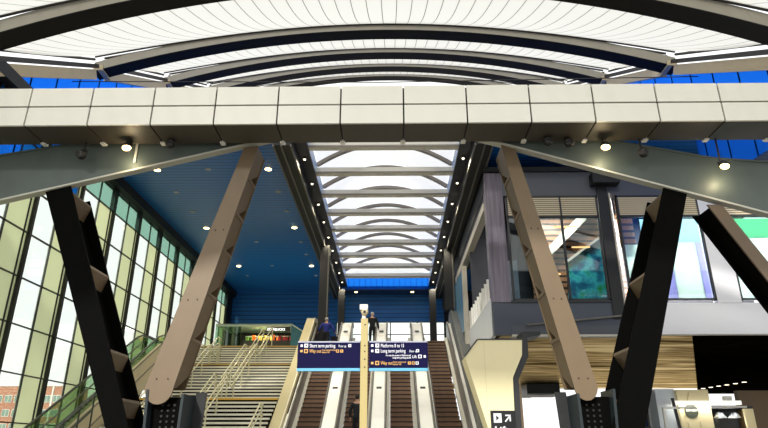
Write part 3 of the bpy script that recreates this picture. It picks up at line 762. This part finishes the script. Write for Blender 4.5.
# ------------------------------------------------------------------ people
def skin_mesh(name, J, E, m, parent, sub=2, root=None):
    names = list(J)
    me = bpy.data.meshes.new(name)
    me.from_pydata([J[k][0] for k in names], [(names.index(a), names.index(b)) for a, b in E], [])
    o = bpy.data.objects.new(name, me); COL.objects.link(o)
    md = o.modifiers.new('skin', 'SKIN'); md.use_smooth_shade = True
    ss = o.modifiers.new('sub', 'SUBSURF'); ss.levels = ss.render_levels = sub
    if not me.skin_vertices:
        bm = bmesh.new(); bm.from_mesh(me); bm.verts.layers.skin.verify(); bm.to_mesh(me); bm.free()
    for i, k in enumerate(names):
        r = J[k][1]; me.skin_vertices[0].data[i].radius = (r, r) if not isinstance(r, tuple) else r
        me.skin_vertices[0].data[i].use_root = (k == (root or names[0]))
    bpy.context.view_layer.update()
    nm = bpy.data.meshes.new_from_object(o.evaluated_get(bpy.context.evaluated_depsgraph_get()))
    bpy.data.objects.remove(o); nm.materials.clear(); nm.materials.append(m); nm.name = name
    c = bpy.data.objects.new(name, nm); COL.objects.link(c); c.parent = parent
    return c
def person(loc, rot, lab, top, bottom, hair, arms, stride=.12, hgt=1.72):
    """arms = [(elbow), (wrist)] for left and right, local metres; the figure faces +Y before rotation"""
    t = thing('person', loc, lab, 'person')
    k = hgt/1.72
    J = {'pelvis': ((0, 0, .92), (.15, .11)), 'waist': ((0, .0, 1.08), (.135, .1)), 'chest': ((0, -.01, 1.27), (.165, .115)), 'collar': ((0, -.01, 1.42), (.1, .08)),
         'neck': ((0, 0, 1.5), .055), 'jaw': ((0, .03, 1.57), (.062, .07)), 'head': ((0, .02, 1.64), (.075, .092)), 'crown': ((0, .01, 1.7), (.055, .065))}
    E = [('pelvis', 'waist'), ('waist', 'chest'), ('chest', 'collar'), ('collar', 'neck'), ('neck', 'jaw'), ('jaw', 'head'), ('head', 'crown')]
    for s, nm, ar, st in ((-1, 'l', arms[0], stride), (1, 'r', arms[1], -stride)):
        J.update({'hip'+nm: ((s*.095, 0, .88), .095), 'knee'+nm: ((s*.1, st*.5+.03, .49), .062), 'ankle'+nm: ((s*.1, st-.02, .09), .042), 'toe'+nm: ((s*.11, st+.15, .035), .035),
                  'sho'+nm: ((s*.185, -.01, 1.4), .062), 'elb'+nm: (ar[0], .045), 'wri'+nm: (ar[1], .03)})
        E += [('pelvis', 'hip'+nm), ('hip'+nm, 'knee'+nm), ('knee'+nm, 'ankle'+nm), ('ankle'+nm, 'toe'+nm), ('collar', 'sho'+nm), ('sho'+nm, 'elb'+nm), ('elb'+nm, 'wri'+nm)]
        e, wv = Vector(ar[0]), Vector(ar[1]); d = (wv-e).normalized(); side = d.cross(Vector((0, 1, 0)))
        side = side.normalized() if side.length > .1 else Vector((1, 0, 0)); fw = side.cross(d).normalized()
        J['palm'+nm] = (tuple(wv+d*.06), (.036, .02)); E.append(('wri'+nm, 'palm'+nm))
        for fi, (u, ln) in enumerate(((-.03, .075), (-.01, .085), (.01, .08), (.03, .06))):
            a = wv+d*.1+fw*u; b2 = a+d*ln*.55+side*.008*s; c2 = b2+d*ln*.4+side*.025*s
            J['f%d%s' % (fi, nm)] = (tuple(a), .0095); J['g%d%s' % (fi, nm)] = (tuple(b2), .009); J['h%d%s' % (fi, nm)] = (tuple(c2), .008)
            E += [('palm'+nm, 'f%d%s' % (fi, nm)), ('f%d%s' % (fi, nm), 'g%d%s' % (fi, nm)), ('g%d%s' % (fi, nm), 'h%d%s' % (fi, nm))]
        a = wv+d*.04+fw*.04; b2 = a+d*.05+fw*.015
        J['t0'+nm] = (tuple(a), .011); J['t1'+nm] = (tuple(b2), .009); E += [('palm'+nm, 't0'+nm), ('t0'+nm, 't1'+nm)]
    def sc(Jx): return {q: (tuple(Vector(v[0])*k), v[1]) for q, v in Jx.items()}
    skin_mesh('body', sc(J), E, M['skin'], t, 2, 'pelvis')
    def sub(keys, add): 
        Jx = {q: (J[q][0], tuple(v+add for v in J[q][1]) if isinstance(J[q][1], tuple) else J[q][1]+add) for q in keys}
        return sc(Jx), [e for e in E if e[0] in keys and e[1] in keys]
    j, e = sub(['pelvis', 'waist', 'chest', 'collar', 'shol', 'elbl', 'wril', 'shor', 'elbr', 'wrir'], .022); skin_mesh('jacket', j, e, top, t, 2, 'pelvis')
    j, e = sub(['waist', 'pelvis', 'hipl', 'kneel', 'anklel', 'hipr', 'kneer', 'ankler'], .018); skin_mesh('trousers', j, e, bottom, t, 2, 'pelvis')
    for nm in 'lr':
        p = Vector(J['ankle'+nm][0])*k
        MB().ball(tuple(Vector(t.location)+p+Vector((0, .07, -.045))), .14, 12, (.4, 1, .36)).build('shoe', M['black_rubber'], t, True)
    hb = MB().ball(tuple(Vector(t.location)+Vector((0, -.012, 1.665))*k), .1, 14, (.92, 1.05, .95)); hb.build('hair', hair, t, True)
    for s in (-1, 1):
        MB().ball(tuple(Vector(t.location)+Vector((s*.032, .112, 1.635))*k), .011, 8).build('eye', M['eye'], t, True)
        MB().ball(tuple(Vector(t.location)+Vector((s*.085, .01, 1.62))*k), .028, 8, (.35, .7, 1)).build('ear', M['skin'], t, True)
    MB().ball(tuple(Vector(t.location)+Vector((0, .125, 1.6))*k), .016, 8, (.8, 1.2, 1.3)).build('nose', M['skin'], t, True)
    MB().ball(tuple(Vector(t.location)+Vector((0, .108, 1.565))*k), .02, 8, (1.3, .5, .35)).build('mouth', M['prod_r'], t, True)
    t.rotation_euler.z = rot
    return t
def step_z(y): return math.floor((y-Y0)/RUN+1e-6)*.2+.2
yp = Y0+RUN*30.45
person((-3.42, yp, step_z(yp)), 0, 'person in a blue jacket and black trousers at the top of the leftmost escalator', M['jacket_blue'], M['cloth_black'], M['hair_grey'], [((-.34, .03, 1.2), (-.42, .16, 1.06)), ((.34, .0, 1.18), (.43, .12, 1.02))])
person((-1.06, Y0+RUN*32.45, step_z(Y0+RUN*32.45)), .15, 'grey-haired person in black clothes beside the camera pole at the escalator top', M['cloth_black'], M['cloth_black'], M['hair_grey'], [((-.27, .0, 1.14), (-.27, .12, .9)), ((.29, -.02, 1.14), (.33, .03, .88))])
yp = Y0+RUN*8.45
person((-1.38, yp, step_z(yp)), 0, 'person in dark clothes seen from behind, riding the second escalator behind the post', M['cloth_dark'], M['cloth_black'], M['hair_dark'], [((-.28, .0, 1.14), (-.27, .1, .9)), ((.28, .0, 1.14), (.3, .1, .9))])
yb_ = Y0+RUN*31.4
t = thing('suitcase', (-3.0, yb_, step_z(yb_)), 'dark suitcase beside the person in the blue jacket', 'suitcase')
z = step_z(yb_)
MB().box(-3.2, -2.86, yb_-.08, yb_+.12, z+.05, z+.6).build('shell', M['cloth_black'], t)
MB().tube([(-3.12, yb_+.1, z+.6), (-3.12, yb_+.1, z+.95), (-2.94, yb_+.1, z+.95), (-2.94, yb_+.1, z+.6)], .012, 6).build('pull_handle', M['char_lip'], t)
for xx in (-3.16, -2.9): MB().tube([(xx-.02, yb_+.02, z+.04), (xx+.02, yb_+.02, z+.04)], .04, 10).build('wheel', M['black_rubber'], t)

# ------------------------------------------------------------------ signs
YG = 16.0
t = thing('camera_post', (-.73, YG, 0), 'cream post standing between the two navy direction signs', 'post')
B(-.835, -.65, YG-.1, YG+.1, 0, 4.82).build('shaft', M['post'], t)
mb = MB()
for z in (4.65, 4.1, 3.95, 3.75, 3.55): mb.tube([(-.725, YG-.1, z), (-.725, YG-.115, z)], .02, 8)
mb.build('bolts', M['bolt'], t)
MB().tube([(-.76, YG, 4.82), (-.76, YG, 5.05)], .055, 10).build('spigot', M['white'], t)
t = thing('security_camera', (-.76, YG, 5.0), 'white domed security camera on top of the cream post', 'camera')
B(-.87, -.66, YG-.14, YG+.14, 5.05, 5.19).build('casing', M['white'], t)
MB().ball((-.74, YG-.06, 5.0), .1, 14).build('dome', M['side'], t, True)
MB().ball((-.74, YG-.14, 4.99), .04, 10).build('lens', M['black_rubber'], t, True)
def sign(x0, x1, z0, z1, lab):
    t = thing('direction_sign', ((x0+x1)/2, YG, z0), lab, 'sign', 'navy direction signs')
    B(x0, x1, YG-.05, YG+.05, z0+.07, z1-.02).build('face_panel', M['sign'], t)
    B(x0, x1, YG-.06, YG+.06, z0, z0+.07).build('blue_edge', M['sign_edge'], t)
    B(x0, x1, YG-.06, YG+.06, z1-.02, z1+.015).build('top_rail', M['sign_frame'], t)
    return t
yf = YG-.052
def icon(t, x, z, s, m, m2, kind):
    o = B(x, x+s, yf-.008, yf, z, z+s).build('pictogram', m, t)
    if kind == 'up': MB().prism([(x+s*.5, yf-.009, z+s*.85), (x+s*.2, yf-.009, z+s*.5), (x+s*.42, yf-.009, z+s*.5), (x+s*.42, yf-.009, z+s*.15), (x+s*.58, yf-.009, z+s*.15), (x+s*.58, yf-.009, z+s*.5), (x+s*.8, yf-.009, z+s*.5)], (0, -.003, 0)).build('arrow', m2, o)
    if kind == 'box': MB().box(x+s*.25, x+s*.75, yf-.012, yf-.009, z+s*.2, z+s*.8).build('mark', m2, o)
def dot(t, x, z, m): MB().prism([(x-.03, yf-.006, z-.03), (x+.03, yf-.006, z-.03), (x+.03, yf-.006, z+.03), (x-.03, yf-.006, z+.03)], (0, .008, 0)).build('bullet', m, t)
t = sign(-2.49, -.85, 3.46, 4.21, 'navy direction sign left of the post reading Short term parking')
T, TY = M['txt'], M['txt_y']
dot(t, -2.39, 4.11, T); icon(t, -2.32, 4.06, .1, T, M['sign'], 'up'); text('Short term parking', -2.18, 4.065, yf, .125, T, t, sx=.7, bold=.0008); text('Floor up', -1.42, 4.07, yf, .085, T, t, sx=.7, bold=.0005); icon(t, -1.16, 4.07, .075, T, M['sign'], 'up')
dot(t, -2.39, 3.97, TY); icon(t, -2.32, 3.92, .1, TY, M['sign'], 'box'); text('Way out', -2.18, 3.93, yf, .125, TY, t, sx=.7, bold=.0008)
text('Town centre & Forbury', -1.85, 3.975, yf, .06, TY, t, sx=.65, bold=.0005); text('Station Hill', -1.85, 3.92, yf, .06, TY, t, sx=.75, bold=.0005)
icon(t, -1.48, 3.93, .075, TY, M['sign'], 'box'); icon(t, -1.37, 3.93, .075, TY, M['sign'], 'up')
t = sign(-.61, .92, 3.46, 4.21, 'navy direction sign right of the post reading Platforms 8 to 15')
dot(t, -.53, 4.11, T); icon(t, -.45, 4.06, .1, T, M['sign'], 'up'); text('Platforms 8 to 15', -.31, 4.065, yf, .125, T, t, sx=.7, bold=.0008)
dot(t, -.53, 3.97, T); icon(t, -.45, 3.92, .1, T, M['sign'], 'up'); text('Long term parking', -.31, 3.93, yf, .125, T, t, sx=.7, bold=.0008); text('Floor up', .44, 3.935, yf, .085, T, t, sx=.7, bold=.0005); icon(t, .62, 3.935, .075, T, M['sign'], 'up')
text('For step free access to Platforms and', .48, 3.835, yf, .062, T, t, align='RIGHT', sx=.7, bold=.001); text('Long term parking use lift', .48, 3.775, yf, .062, T, t, align='RIGHT', sx=.75, bold=.001)
text('Lift', .51, 3.785, yf, .11, T, t, sx=.85, bold=.0005); icon(t, .67, 3.78, .09, T, M['sign'], 'box'); dot(t, .84, 3.825, T)
dot(t, -.53, 3.66, TY); icon(t, -.45, 3.61, .1, TY, M['sign'], 'box'); text('Way out', -.31, 3.62, yf, .125, TY, t, sx=.7, bold=.0008)
text('Town centre and', .01, 3.665, yf, .06, TY, t, sx=.8, bold=.0005); text('Station Hill', .01, 3.61, yf, .06, TY, t, sx=.8, bold=.0005)
for i in range(3): icon(t, .4+i*.1, 3.62, .075, TY if i < 2 else T, M['sign'], 'up' if i == 0 else 'box')

# ------------------------------------------------------------------ tan lift block with its sign
YLf = 20.0
t = thing('lift_block', (3.4, 20.5, 0), 'tan chamfered lift block with dark right edge beside the rightmost escalator', 'lift lobby')
front = [(3.6, 0), (2.37, 4.37), (2.82, 4.92), (4.27, 4.92), (4.23, 4.43), (3.88, 3.72), (3.82, 2.0), (3.82, 0)]
MB().prism([(x, YLf, z) for x, z in front], (0, 1.0, 0)).build('front_cladding', M['lift'], t)
edge = [(3.82, 0), (3.84, 2.0), (3.90, 3.70), (4.25, 4.42), (4.29, 4.93), (4.29, 5.2), (4.9, 5.2), (4.9, 5.08), (4.46, 5.0), (4.44, 4.4), (4.06, 3.65), (4.02, 0)]
MB().prism([(x, YLf+.02, z) for x, z in edge], (0, .9, 0)).build('dark_edge', M['liftside'], t)
B(2.82, 4.27, YLf-.02, YLf+1.0, 4.92, 4.96).build('top_edge', M['liftside'], t)
MB().bar((2.80, YLf-.01, 4.94), (2.35, YLf-.01, 4.38), .04, .04).build('chamfer_edge', M['liftside'], t)
B(4.04, 4.14, YLf+.1, YLf+.3, 0, 3.55).build('inner_post', M['bronze'], t)
for x in (3.0,): B(x, x+.006, YLf-.002, YLf+.01, 2.75, 4.9).build('panel_joint', M['beige'], t)
t = thing('lift_sign', (3.48, YLf-.02, 1.7), 'black lift sign with arrow on the tan lift block', 'sign')
B(3.08, 3.86, YLf-.03, YLf-.002, 1.75, 2.7).build('face_panel', M['signblack'], t)
o = B(3.17, 3.42, YLf-.04, YLf-.03, 2.34, 2.62).build('pictogram', M['txt'], t)
MB().prism([(3.25, YLf-.042, 2.4), (3.34, YLf-.042, 2.48), (3.25, YLf-.042, 2.56)], (0, -.003, 0)).build('mark', M['signblack'], o)
mb = MB(); mb.bar((3.53, YLf-.036, 2.38), (3.68, YLf-.036, 2.55), .01, .045, (0, -1, 0)); 
MB().bar((3.53, YLf-.036, 2.37), (3.69, YLf-.036, 2.55), .045, .012, (0, -1, 0)).build('arrow_shaft', M['txt'], t)
MB().prism([(3.54, YLf-.042, 2.58), (3.71, YLf-.042, 2.58), (3.71, YLf-.042, 2.38), (3.665, YLf-.042, 2.38), (3.665, YLf-.042, 2.535), (3.54, YLf-.042, 2.535)], (0, .012, 0)).build('arrow_head', M['txt'], t)
text('Lift', 3.18, 2.0, YLf-.032, .33, M['txt'], t, bold=.008)

# ------------------------------------------------------------------ lounge building on the right
YR = 22.0
t = thing('lounge_building', (9.5, 25, 5.45), 'grey glazed upper storey overhanging on the right behind the struts', 'building')
def RB(name, m, x0, x1, y0, y1, z0, z1, par=None): return B(x0, x1, y0, y1, z0, z1).build(name, m, par or t)
RB('spandrel', M['spand'], 3.72, 8.75, YR, YR+.3, 5.45, 6.64)
RB('spandrel', M['spand2'], 8.75, 17, YR, YR+.3, 5.45, 6.6)
MB().bar((4.9, YR-.06, 5.78), (8.74, YR-.06, 6.14), .12, .06).build('ledge', M['char_lip'], t)
RB('lower_panel', M['header'], 4.4, 8.74, YR-.02, YR, 5.45, 5.76)
RB('sill', M['liftside'], 4.4, 8.1, YR-.05, YR+.2, 6.62, 6.7)
RB('lower_rail', M['palebeam'], 4.35, 8.7, YR-.05, YR+.3, 5.36, 5.44)
RB('corner_column', M['column'], 3.72, 4.4, YR-.04, YR+.5, 6.64, 11.9)
RB('column', M['char'], 8.12, 8.52, YR-.06, YR+.35, 6.0, 12.0); RB('column_trim', M['palebeam'], 8.56, 8.62, YR-.08, YR, 6.4, 11.0)
RB('column_cap', M['char'], 7.9, 8.95, YR-.45, YR, 11.3, 11.75)
RB('column', M['spand2'], 12.02, 12.9, YR-.02, YR+.3, 6.6, 11.0)
RB('header', M['header'], 4.4, 17, YR, YR+.3, 10.92, 11.95)
RB('roof', M['char'], 3.72, 17, YR-.1, YR+14, 11.95, 12.15)
RB('floor_deck', M['dim'], 3.8, 17, YR+.3, YR+14, 6.3, 6.6)
RB('back_wall', M['dim'], 3.8, 17, YR+6, YR+6.1, 6.6, 11.95)
RB('side_spandrel', M['spand2'], 3.70, 3.85, YR+.3, 33.5, 5.45, 6.85)
RB('side_top_beam', M['palebeam'], 3.68, 3.98, YR+.5, 34, 10.5, 10.82)
RB('side_wall', M['navy'], 3.75, 3.9, YR+.5, 34, 10.82, 11.95)
RB('side_header', M['char'], 3.72, 3.95, YR+.3, 44, 11.2, 12.79)
for wx0, wx1, mx in ((4.5, 8.1, 6.6), (8.85, 12.02, None), (12.9, 16.6, None)):
    f = MB()
    for x in ([wx0, mx, wx1-.07] if mx else [wx0, wx1-.07]): f.box(x, x+.07, YR-.02, YR+.1, 6.7, 10.92)
    for z in (6.7, 10.0, 10.85): f.box(wx0, wx1, YR-.02, YR+.1, z, z+.07)
    fo = f.build('window_frame', M['liftside'], t)
    B(wx0+.07, wx1-.07, YR+.03, YR+.045, 6.77, 10.0).build('pane', M['lglass'], fo)
    lo = MB()
    for k in range(9): lo.hexa([(wx0+.07, YR-.01, 10.09+k*.085), (wx1-.07, YR-.01, 10.09+k*.085), (wx1-.07, YR+.06, 10.13+k*.085), (wx0+.07, YR+.06, 10.13+k*.085), (wx0+.07, YR-.01, 10.15+k*.085), (wx1-.07, YR-.01, 10.15+k*.085), (wx1-.07, YR+.06, 10.16+k*.085), (wx0+.07, YR+.06, 10.16+k*.085)])
    lo.build('louvre', M['louvre'], t)
    B(wx0, wx1, YR+.08, YR+.12, 10.05, 10.9).build('louvre_backing', M['bronze_side'], t)
# inside the lounge
o = B(6.4, 10.6, YR+4.6, YR+4.75, 6.6, 11.9).build('slatted_partition', M['slat']); tag(o, 'brown horizontal slat partition behind the left lounge window', 'partition')
o = B(9.0, 9.6, YR+.55, YR+.6, 9.0, 11.9).build('slatted_partition', M['slat']); tag(o, 'brown slat partition at the left of the middle lounge window', 'partition')
o = MB().prism([(7.65, YR+4, 6.6), (7.9, YR+4, 9.38), (9.9, YR+4, 10.78), (9.9, YR+4, 6.6)], (0, .08, 0)).build('mural_panel', M['mural']); tag(o, 'teal and green mottled panel with sloping top in the lounge', 'panel')
o = MB().bar((7.8, YR+3.95, 9.36), (9.9, YR+3.95, 10.84), .12, .1).build('sloping_rail', M['palebeam']); tag(o, 'pale sloping rail along the top of the teal panel', 'rail')
o = MB().bar((6.7, YR+4.2, 9.5), (8.9, YR+4.2, 11.6), .18, .36).build('sloping_beam', M['palebeam']); tag(o, 'pale sloping beam across the slatted partition', 'beam')
o = B(4.9, 5.3, YR+2.5, YR+2.8, 6.6, 9.0).build('interior_panel', M['off']); tag(o, 'grey upright panel behind the bronze strut in the lounge', 'panel')
q = MB().ball((4.9, YR+1.2, 11.2), .16, 12).build('globe_lamp', M['lit_soft'], None, True); tag(q, 'round lamp at the upper left inside the lounge', 'lamp')
MB().tube([(4.9, YR+1.2, 11.2), (4.9, YR+1.2, 11.95)], .015, 6).build('cord', M['housing'], q)
for x0, x1, y, z, nm in ((7.3, 8.4, YR+3.6, 10.9, 'upper'), (6.6, 7.4, YR+3.6, 8.7, 'lower'), (8.0, 8.8, YR+3.5, 9.9, 'right')):
    o = B(x0, x1, y, y+.05, z, z+.05).build('strip_lamp', M['strip']); tag(o, 'thin orange strip lamp, %s one, seen through the lounge windows' % nm, 'lamp', 'strip lamps in the lounge')
for x0, x1, z0, z1, m, lab in ((9.75, 12.0, 9.05, 10.0, 'backing_teal', 'teal blind band at the top of the middle lounge window'), (10.75, 11.75, 6.75, 9.05, 'blind', 'white blind low in the middle lounge window'), (9.75, 10.75, 6.75, 9.05, 'backing_lilac', 'lilac blind at the left of the middle lounge window'), (11.75, 12.0, 6.75, 9.05, 'backing_lilac', 'narrow lilac blind at the right of the middle lounge window'),
                         (12.95, 16.5, 9.2, 10.0, 'backing_green', 'green blind band at the top of the right lounge window'), (12.95, 16.5, 6.75, 9.2, 'blind', 'white blind low in the right lounge window'), (8.95, 9.72, 6.75, 8.95, 'blind', 'white screen below the slats in the middle lounge window')):
    o = B(x0, x1, YR+.25, YR+.29, z0, z1).build('window_blind', M[m]); tag(o, lab, 'blind', 'added panels behind the lounge windows')  # panels added behind the glass, standing in for its sky reflection
o = MB().prism([(8.62, YR+.2, 6.6), (10.35, YR+4.5, 6.6), (10.35, YR+4.5, 11.94), (8.62, YR+.2, 11.94)], (.1, 0, 0)).build('lounge_light_baffle', M['dim']); tag(o, 'added dark slanting baffle between the left and middle lounge windows', 'partition')  # added to keep the middle lamps' light off the teal panel
# unseen fill lamps added to brighten the lounge and its windows
for x, y, e, nm in ((6.5, YR+2.6, 130, 'left'), (7.6, YR+3.3, 260, 'slat side of the left'), (11.0, YR+2.2, 2300, 'bright middle'), (14.6, YR+2.2, 2300, 'right')):
    q = thing('fill_lamp', (x, y, 11.9), 'added fill lamp inside the lounge above the %s window' % nm, 'lamp', 'added fill lamps in the lounge')
    B(x-.6, x+.6, y-.1, y+.1, 11.86, 11.95).build('casing', M['off'], q)
    l = bpy.data.objects.new('tube', bpy.data.lights.new('tube', 'AREA')); COL.objects.link(l); l.parent = q; l.location = (0, 0, -.06)
    l.data.shape = 'RECTANGLE'; l.data.size = 1.1; l.data.size_y = .16; l.data.energy = e; l.data.color = (1, .97, .92)
# open gallery side of the lounge: balusters, post and glass
for k in range(9):
    y = YR+.75+k*.72
    o = MB().box(3.68, 3.86, y, y+.09, 6.83, 7.72).build('baluster', M['white']); tag(o, 'white gallery baluster %s from the corner column of the lounge' % ORD[k], 'baluster', 'white gallery balusters')
o = B(3.5, 3.72, 29.0, 29.3, 6.2, 10.1).build('gallery_post', M['palebeam']); tag(o, 'sand coloured post beside the blue glass at the escalator head', 'post')
o = B(3.5, 3.54, 29.3, 34.5, 6.9, 10.0).build('glass_screen', mat('pale_blue_screen', (120, 176, 214), .15, 0, .1)); tag(o, 'pale blue glass screen at the head of the right parapet', 'glass screen')
# overhang soffit
o = MB().prism([(4.0, YR+.3, 5.45), (11.0, YR+.3, 5.45), (21.2, 43.5, 5.45), (4.0, 43.5, 5.45)], (0, 0, .15)).build('ceiling_overhang', M['under']); struct(o)
o = MB().prism([(11.0, YR+.3, 5.45), (34, YR+.3, 5.45), (34, 48, 5.45), (23.3, 48, 5.45)], (0, 0, .15)).build('ceiling_overhang_painted_dark', M['under_reflection']); struct(o)  # same soffit, painted black where it mirrors something dark
o = B(17, 34, YR, YR+.3, 5.45, 6.6).build('trim_3', M['spand2']); struct(o)
for k in range(6):
    x, y = 21.4+.1*k, 43.2-.85*k
    q = thing('overhang_downlight', (x, y, 5.45), 'small white downlight in the dark overhang, %s of the row from the left' % ORD[k], 'lamp', 'downlights in the dark overhang')
    MB().tube([(x, y, 5.46), (x, y, 5.42)], .16, 12).build('trim_ring', M['off'], q)
    MB().tube([(x, y, 5.42), (x, y, 5.41)], .13, 12).build('lens', M['lit_soft'], q)

# under the overhang: shop front
t = thing('shop_kiosk', (12.6, 26.5, 0), 'cream and white shop kiosk with a dark disc, lower right under the overhang', 'kiosk')
B(10.95, 11.75, 26.2, 28.5, 0, 3.9).build('white_panel', M['coolwhite'], t)
B(11.75, 13.05, 26.0, 28.5, 0, 3.85).build('cream_panel', M['cream'], t)
MB().tube([(12.22, 26.0, 3.0), (12.22, 25.97, 3.0)], .28, 24).build('disc', M['darkdisc'], t)
B(12.0, 12.45, 25.95, 25.97, 3.0, 3.06).build('disc_bar', M['skirt'], t)
B(13.05, 14.75, 27.2, 28.5, 0, 3.3).build('dark_interior', M['signblack'], t)
B(13.05, 14.75, 26.0, 28.5, 3.1, 3.2).build('dark_canopy', M['signblack'], t)
MB().prism([(14.5, 26.0, 0), (14.75, 26.0, 0), (14.75, 26.0, 3.1), (14.35, 26.0, 3.1)], (0, .1, 0)).build('cream_jamb', M['cream'], t)
B(11.45, 14.2, 25.75, 25.95, 3.24, 3.4).build('white_bar', M['bar_lit'], t)
B(13.55, 13.85, 25.75, 25.95, 3.4, 3.58).build('bar_block', M['white'], t)
B(13.4, 14.3, 25.6, 25.75, 3.12, 3.18).build('lower_bar', M['white'], t)
MB().bar((11.4, 25.7, 3.5), (11.72, 25.7, 0), .1, .08, (0, 1, 0)).build('dark_post', M['black_rubber'], t)
MB().bar((12.25, 25.99, 3.75), (11.9, 25.99, 2.75), .02, .03, (0, 1, 0)).build('panel_line', M['side'], t)
for x in (12.0, 12.5): MB().bar((x, 25.99, 2.6), (x+.05, 25.99, 1.9), .02, .03, (0, 1, 0)).build('panel_line', M['side'], t)
l = bpy.data.objects.new('tube', bpy.data.lights.new('tube', 'AREA')); COL.objects.link(l); l.parent = t; l.location = Vector((12.8, 25.8, 3.2))-t.location
l.rotation_euler = (math.radians(35), 0, 0); l.data.shape = 'RECTANGLE'; l.data.size = 2.6; l.data.size_y = .12; l.data.energy = 14; l.data.color = (1, .97, .9)
for x, nm in ((13.55, 'left'), (14.15, 'right')):
    q = thing('pendant_lamp', (x, 26.4, 2.75), 'pale conical pendant lamp in the shop kiosk, %s one' % nm, 'lamp', 'pendant lamps in the shop kiosk')
    MB().tube([(x, 26.4, 3.1), (x, 26.4, 2.98)], .02, 8).build('cord', M['housing'], q)
    l = bpy.data.objects.new('bulb', bpy.data.lights.new('bulb', 'POINT')); COL.objects.link(l); l.parent = q; l.location = (0, 0, -.1); l.data.energy = 6; l.data.color = (1, .9, .75)
    MB().tube([(x, 26.4, 2.98), (x, 26.4, 2.76)], [.1, .26], 18).build('shade', M['coolwhite'], q, True)
o = B(14.8, 22, 27, 27.3, 0, 3.9).build('shop_partition', M['brownpanel']); tag(o, 'brown shop partition at the lower right corner', 'partition')
t = thing('navy_glazing', (10.2, 27, 0), 'navy glazed screen with pale posts between the black strut and the cream kiosk', 'glazing')
B(9.6, 10.9, 27.1, 27.15, 0, 3.85).build('pane', M['navyglass'], t)
for x in (9.6, 10.2, 10.86): B(x-.03, x+.03, 27.02, 27.12, 0, 3.85).build('mullion', M['char_lip'], t)
for z in (1.2, 2.4, 3.3): B(9.6, 10.9, 27.03, 27.1, z, z+.03).build('transom', M['char_lip'], t)
t = thing('white_frame', (11.0, 25.6, 0), 'white tubular frame standing in front of the cream kiosk', 'frame')
MB().bar((10.85, 25.4, 0), (10.85, 25.4, 3.1), .1, .1, (0, 1, 0)).build('post', M['white'], t)
MB().bar((10.8, 25.4, 3.1), (12.1, 25.4, 3.1), .08, .08).build('top_rail', M['white'], t)
t = thing('dark_bulkhead', (9.6, 41, 4.75), 'dark bulkhead hanging under the overhang beyond the lift block', 'bulkhead')
B(8.6, 10.7, 40, 42, 4.75, 5.449).build('casing', M['liftside'], t)
B(8.6, 10.7, 39.97, 40, 4.75, 4.83).build('trim_strip', M['white'], t)
t = thing('far_canopy', (7, 52, 0), 'white station canopy in the daylight beyond the overhang', 'canopy')
MB().prism([(4, 50, 5.3), (11, 50, 5.3), (11, 56, 6.1), (4, 56, 6.1)], (0, 0, .2)).build('roof_plane', M['white'], t)
for x in (5, 10): B(x, x+.2, 53, 53.2, 0, 5.7).build('post', M['palebeam'], t)
B(4, 11, 56, 56.2, 0, 3.9).build('end_wall', M['soffit_clad'], t)

# brick block outside the glass facade
t = thing('brick_building', (-97, 156, 0), 'red brick office block with white windows outside the glass facade', 'building')
B(-118, -79.6, 150, 162, 0, 15.6).build('wall', M['brick'], t)
B(-118.2, -79.4, 149.8, 162.2, 15.6, 15.9).build('parapet', M['winwhite'], t)
mb = MB()
for c in range(16):
    x = -117.2+c*2.35
    for r in range(4):
        z = 2.1+r*3.25
        f = MB().box(x, x+1.75, 149.85, 150.02, z, z+1.65).build('window', M['winwhite'], t)
        g = MB()
        for k in range(2): g.box(x+.08+k*.85, x+.82+k*.85, 149.82, 149.86, z+.1, z+1.55)
        g.build('pane', M['winglass'], f)
    if c % 3 == 0: B(x-.45, x-.15, 149.7, 150, 0, 15.6).build('pilaster', M['winwhite'], t)
